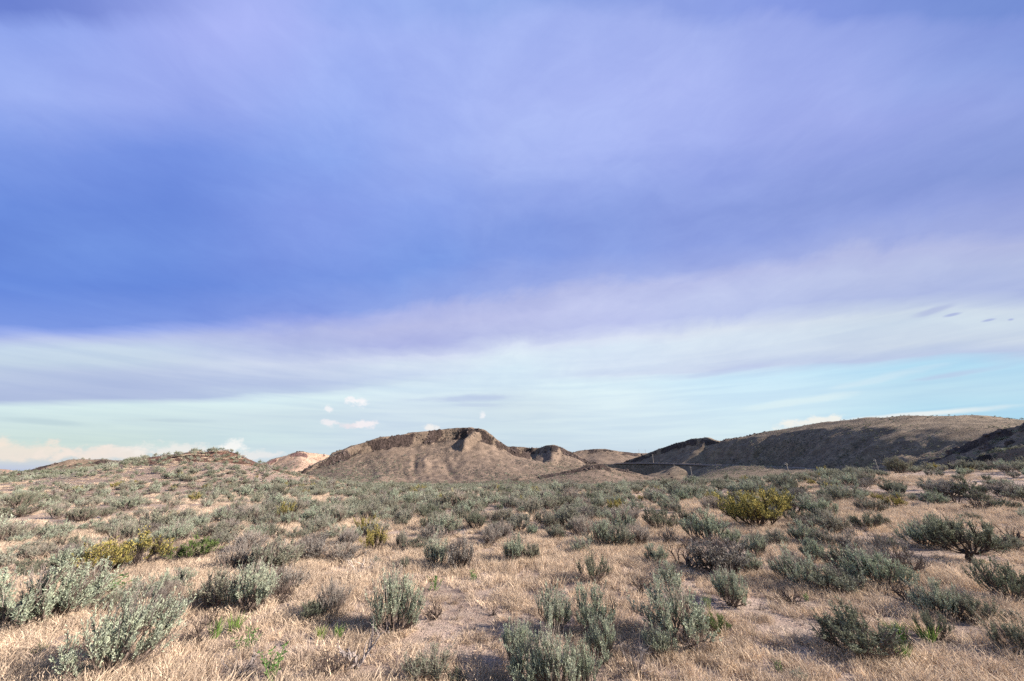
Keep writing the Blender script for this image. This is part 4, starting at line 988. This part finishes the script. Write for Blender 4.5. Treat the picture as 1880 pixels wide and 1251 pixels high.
for h in HILLS:
    if not h['cliff'] or h['mat'] == 'nearhill': continue
    xs_ = [p[0] for L in h['lines'] for p in L]; ys_ = [p[1] for L in h['lines'] for p in L]
    m = h['wf'] * .4; n = int((max(xs_) - min(xs_) + 2 * m) * (max(ys_) - min(ys_) + 2 * m) * (.25 if h['res'] > 1.2 else .6)); n = min(n, 60000)
    X_ = gr.uniform(min(xs_) - m, max(xs_) + m, n); Y_ = gr.uniform(min(ys_) - m, max(ys_) + m, n)
    z_, fr, rk = hill_z(h, X_, Y_, True); nn_ = fbm(X_, Y_, 16, 551, 3)
    kp = (gr.random(n) < rk * np.clip(.25 + 1.6 * nn_, 0, .9)) | ((gr.random(n) < .004) & (fr > .25))
    bx_.append(X_[kp]); by_.append(Y_[kp]); bz_.append(z_[kp]); bs_.append(gr.uniform(.9, 3.6, kp.sum()) * (1.0 if h['res'] > 1.2 else .7))
# reddish outcrop of the near hill's peak is made of the same boulders, smaller
p = at(436, 830, 86)
bx, by, bz, bs = [np.concatenate(v) for v in (bx_, by_, bz_, bs_)]
bz = np.maximum(bz, height(bx, by)) - .1 * bs; n = len(bx)
stuff('boulders', ('dark broken basalt boulders along the rims of the hills', 'boulders'), np.stack([bx, by, bz], -1), gr.uniform(0, 6.28, (n, 3)) * np.array((.08, .08, 1)), np.stack([bs * gr.uniform(.8, 1.5, n), bs, bs * gr.uniform(.6, 1.2, n)], -1), gr.integers(0, 5, n), rocks)
print('grass', len(gx_), 'boulders', n)

# ------------------------------------------------------------------ road at the foot of the right-hand hills
def ribbon(name, px_list, half, lift, mat, dz=0.0):
    pts = [at(*q_) for q_ in px_list]
    dense = []
    for p, q_ in zip(pts[:-1], pts[1:]):
        for k_ in range(14): dense.append(p + (q_ - p) * k_ / 14)
    dense = np.array(dense)
    for _ in range(12): dense[1:-1] = (dense[:-2] + dense[1:-1] * 2 + dense[2:]) / 4
    zz_ = dense[:, 2].copy()
    V, F_ = [], []
    for i in range(len(dense)):
        t = dense[min(i + 1, len(dense) - 1)] - dense[max(i - 1, 0)]; nrm = np.array((-t[1], t[0])) / (np.hypot(t[0], t[1]) + 1e-9)
        for off, hz_ in half: V.append((dense[i][0] + nrm[0] * off, dense[i][1] + nrm[1] * off, zz_[i] + lift + hz_ + dz))
    k_ = len(half)
    for i in range(len(dense) - 1):
        for j in range(k_ - 1): F_.append((i * k_ + j, i * k_ + j + 1, (i + 1) * k_ + j + 1, (i + 1) * k_ + j))
    o = mesh_obj(name, V, F_, mat); o['kind'] = 'structure'; return o
RD = [(1130, 850.6, 600), (1150, 849.6, 590), (1200, 849.6, 560), (1250, 851, 530), (1300, 852.5, 500), (1350, 854, 460), (1400, 855.5, 420), (1450, 858, 390), (1500, 860.5, 365), (1550, 863, 348), (1600, 866, 332), (1650, 869.5, 320)]
ribbon('road_embankment', RD, [(-4.5, -1.6), (-2.2, 0), (2.2, 0), (4.5, -1.6)], .0, MT['bank'])
ribbon('road', RD, [(-1.5, 0), (1.5, 0)], .01, MT['road'])

# ------------------------------------------------------------------ utility poles
def box(g, c, s):
    x_, y_, z_ = c; a, b_, d_ = s; b0 = len(g.v)
    for i in (-1, 1):
        for j in (-1, 1):
            for k_ in (-1, 1): g.v.append(Vector((x_ + i * a / 2, y_ + j * b_ / 2, z_ + k_ * d_ / 2)))
    for q_ in ((0, 1, 3, 2), (4, 6, 7, 5), (0, 4, 5, 1), (2, 3, 7, 6), (0, 2, 6, 4), (1, 5, 7, 3)): g.f.append(tuple(b0 + i for i in q_))
pg = Geo(); pg.tube([Vector((0, 0, -.5)), Vector((0, 0, 5)), Vector((0, 0, 10))], [.28, .24, .18], 8)
cg = Geo(); box(cg, (0, .2, 9.3), (2.0, .14, .16))
ig = [Geo() for _ in range(3)]
for k_, xx in enumerate((-.9, 0, .9)): ig[k_].tube([Vector((xx, .2, 9.4 if xx else 10.0)), Vector((xx, .2, 9.62 if xx else 10.22)), Vector((xx, .2, 9.75 if xx else 10.35))], [.06, .10, .04], 6)
pole_p = proto([('post', pg, MT['pole']), ('crossarm', cg, MT['pole'])] + [('insulator', q_, MT['insul']) for q_ in ig])
for (bx0, by0, tx, ty, rg, lab) in [(1239.7, 866, 1237, 851.5, 512, 'pale utility pole, leftmost of the two standing against the hill shadow edge'), (1269.5, 870, 1267.5, 857, 474, 'pale utility pole just right of the one at the hill shadow edge'),
        (1449, 876, 1443.5, 850.5, 262, 'thin utility pole standing before the shaded slope of the long right hill'), (1613, 869, 1606, 843.5, 262, 'rightmost thin utility pole, before the sunlit foot of the long hill'),
        (1199.8, 846.5, 1197.8, 834, 560, 'utility pole beside the road under the shaded left flank of the hill'),
        (1173, 833, 1172.5, 825, 940, 'left one of the two tiny poles on the distant skyline'), (1185, 833, 1184.5, 825.5, 950, 'right one of the two tiny poles on the distant skyline')]:
    p = at(tx, ty, rg); zb = float(height(np.array([p[0]]), np.array([p[1]]))[0]); hgt_ = max(5.0, p[2] - zb); s_ = hgt_ / 10.0
    print('pole', lab[:30], round(hgt_, 1), round(rg))
    root = empty('utility_pole', (p[0], p[1], zb), R(20), (1, 1, s_)); root.scale = (max(.9, s_),) * 2 + (s_,)
    tag(root, lab, 'utility pole', 'utility poles along the foot of the hills')
    for pn, me in pole_p.parts:
        o = bpy.data.objects.new(pn, me); col.objects.link(o); o.parent = root

sc.cycles.max_bounces = 5; sc.cycles.diffuse_bounces = 3; sc.cycles.transparent_max_bounces = 4
sc.cycles.use_denoising = False
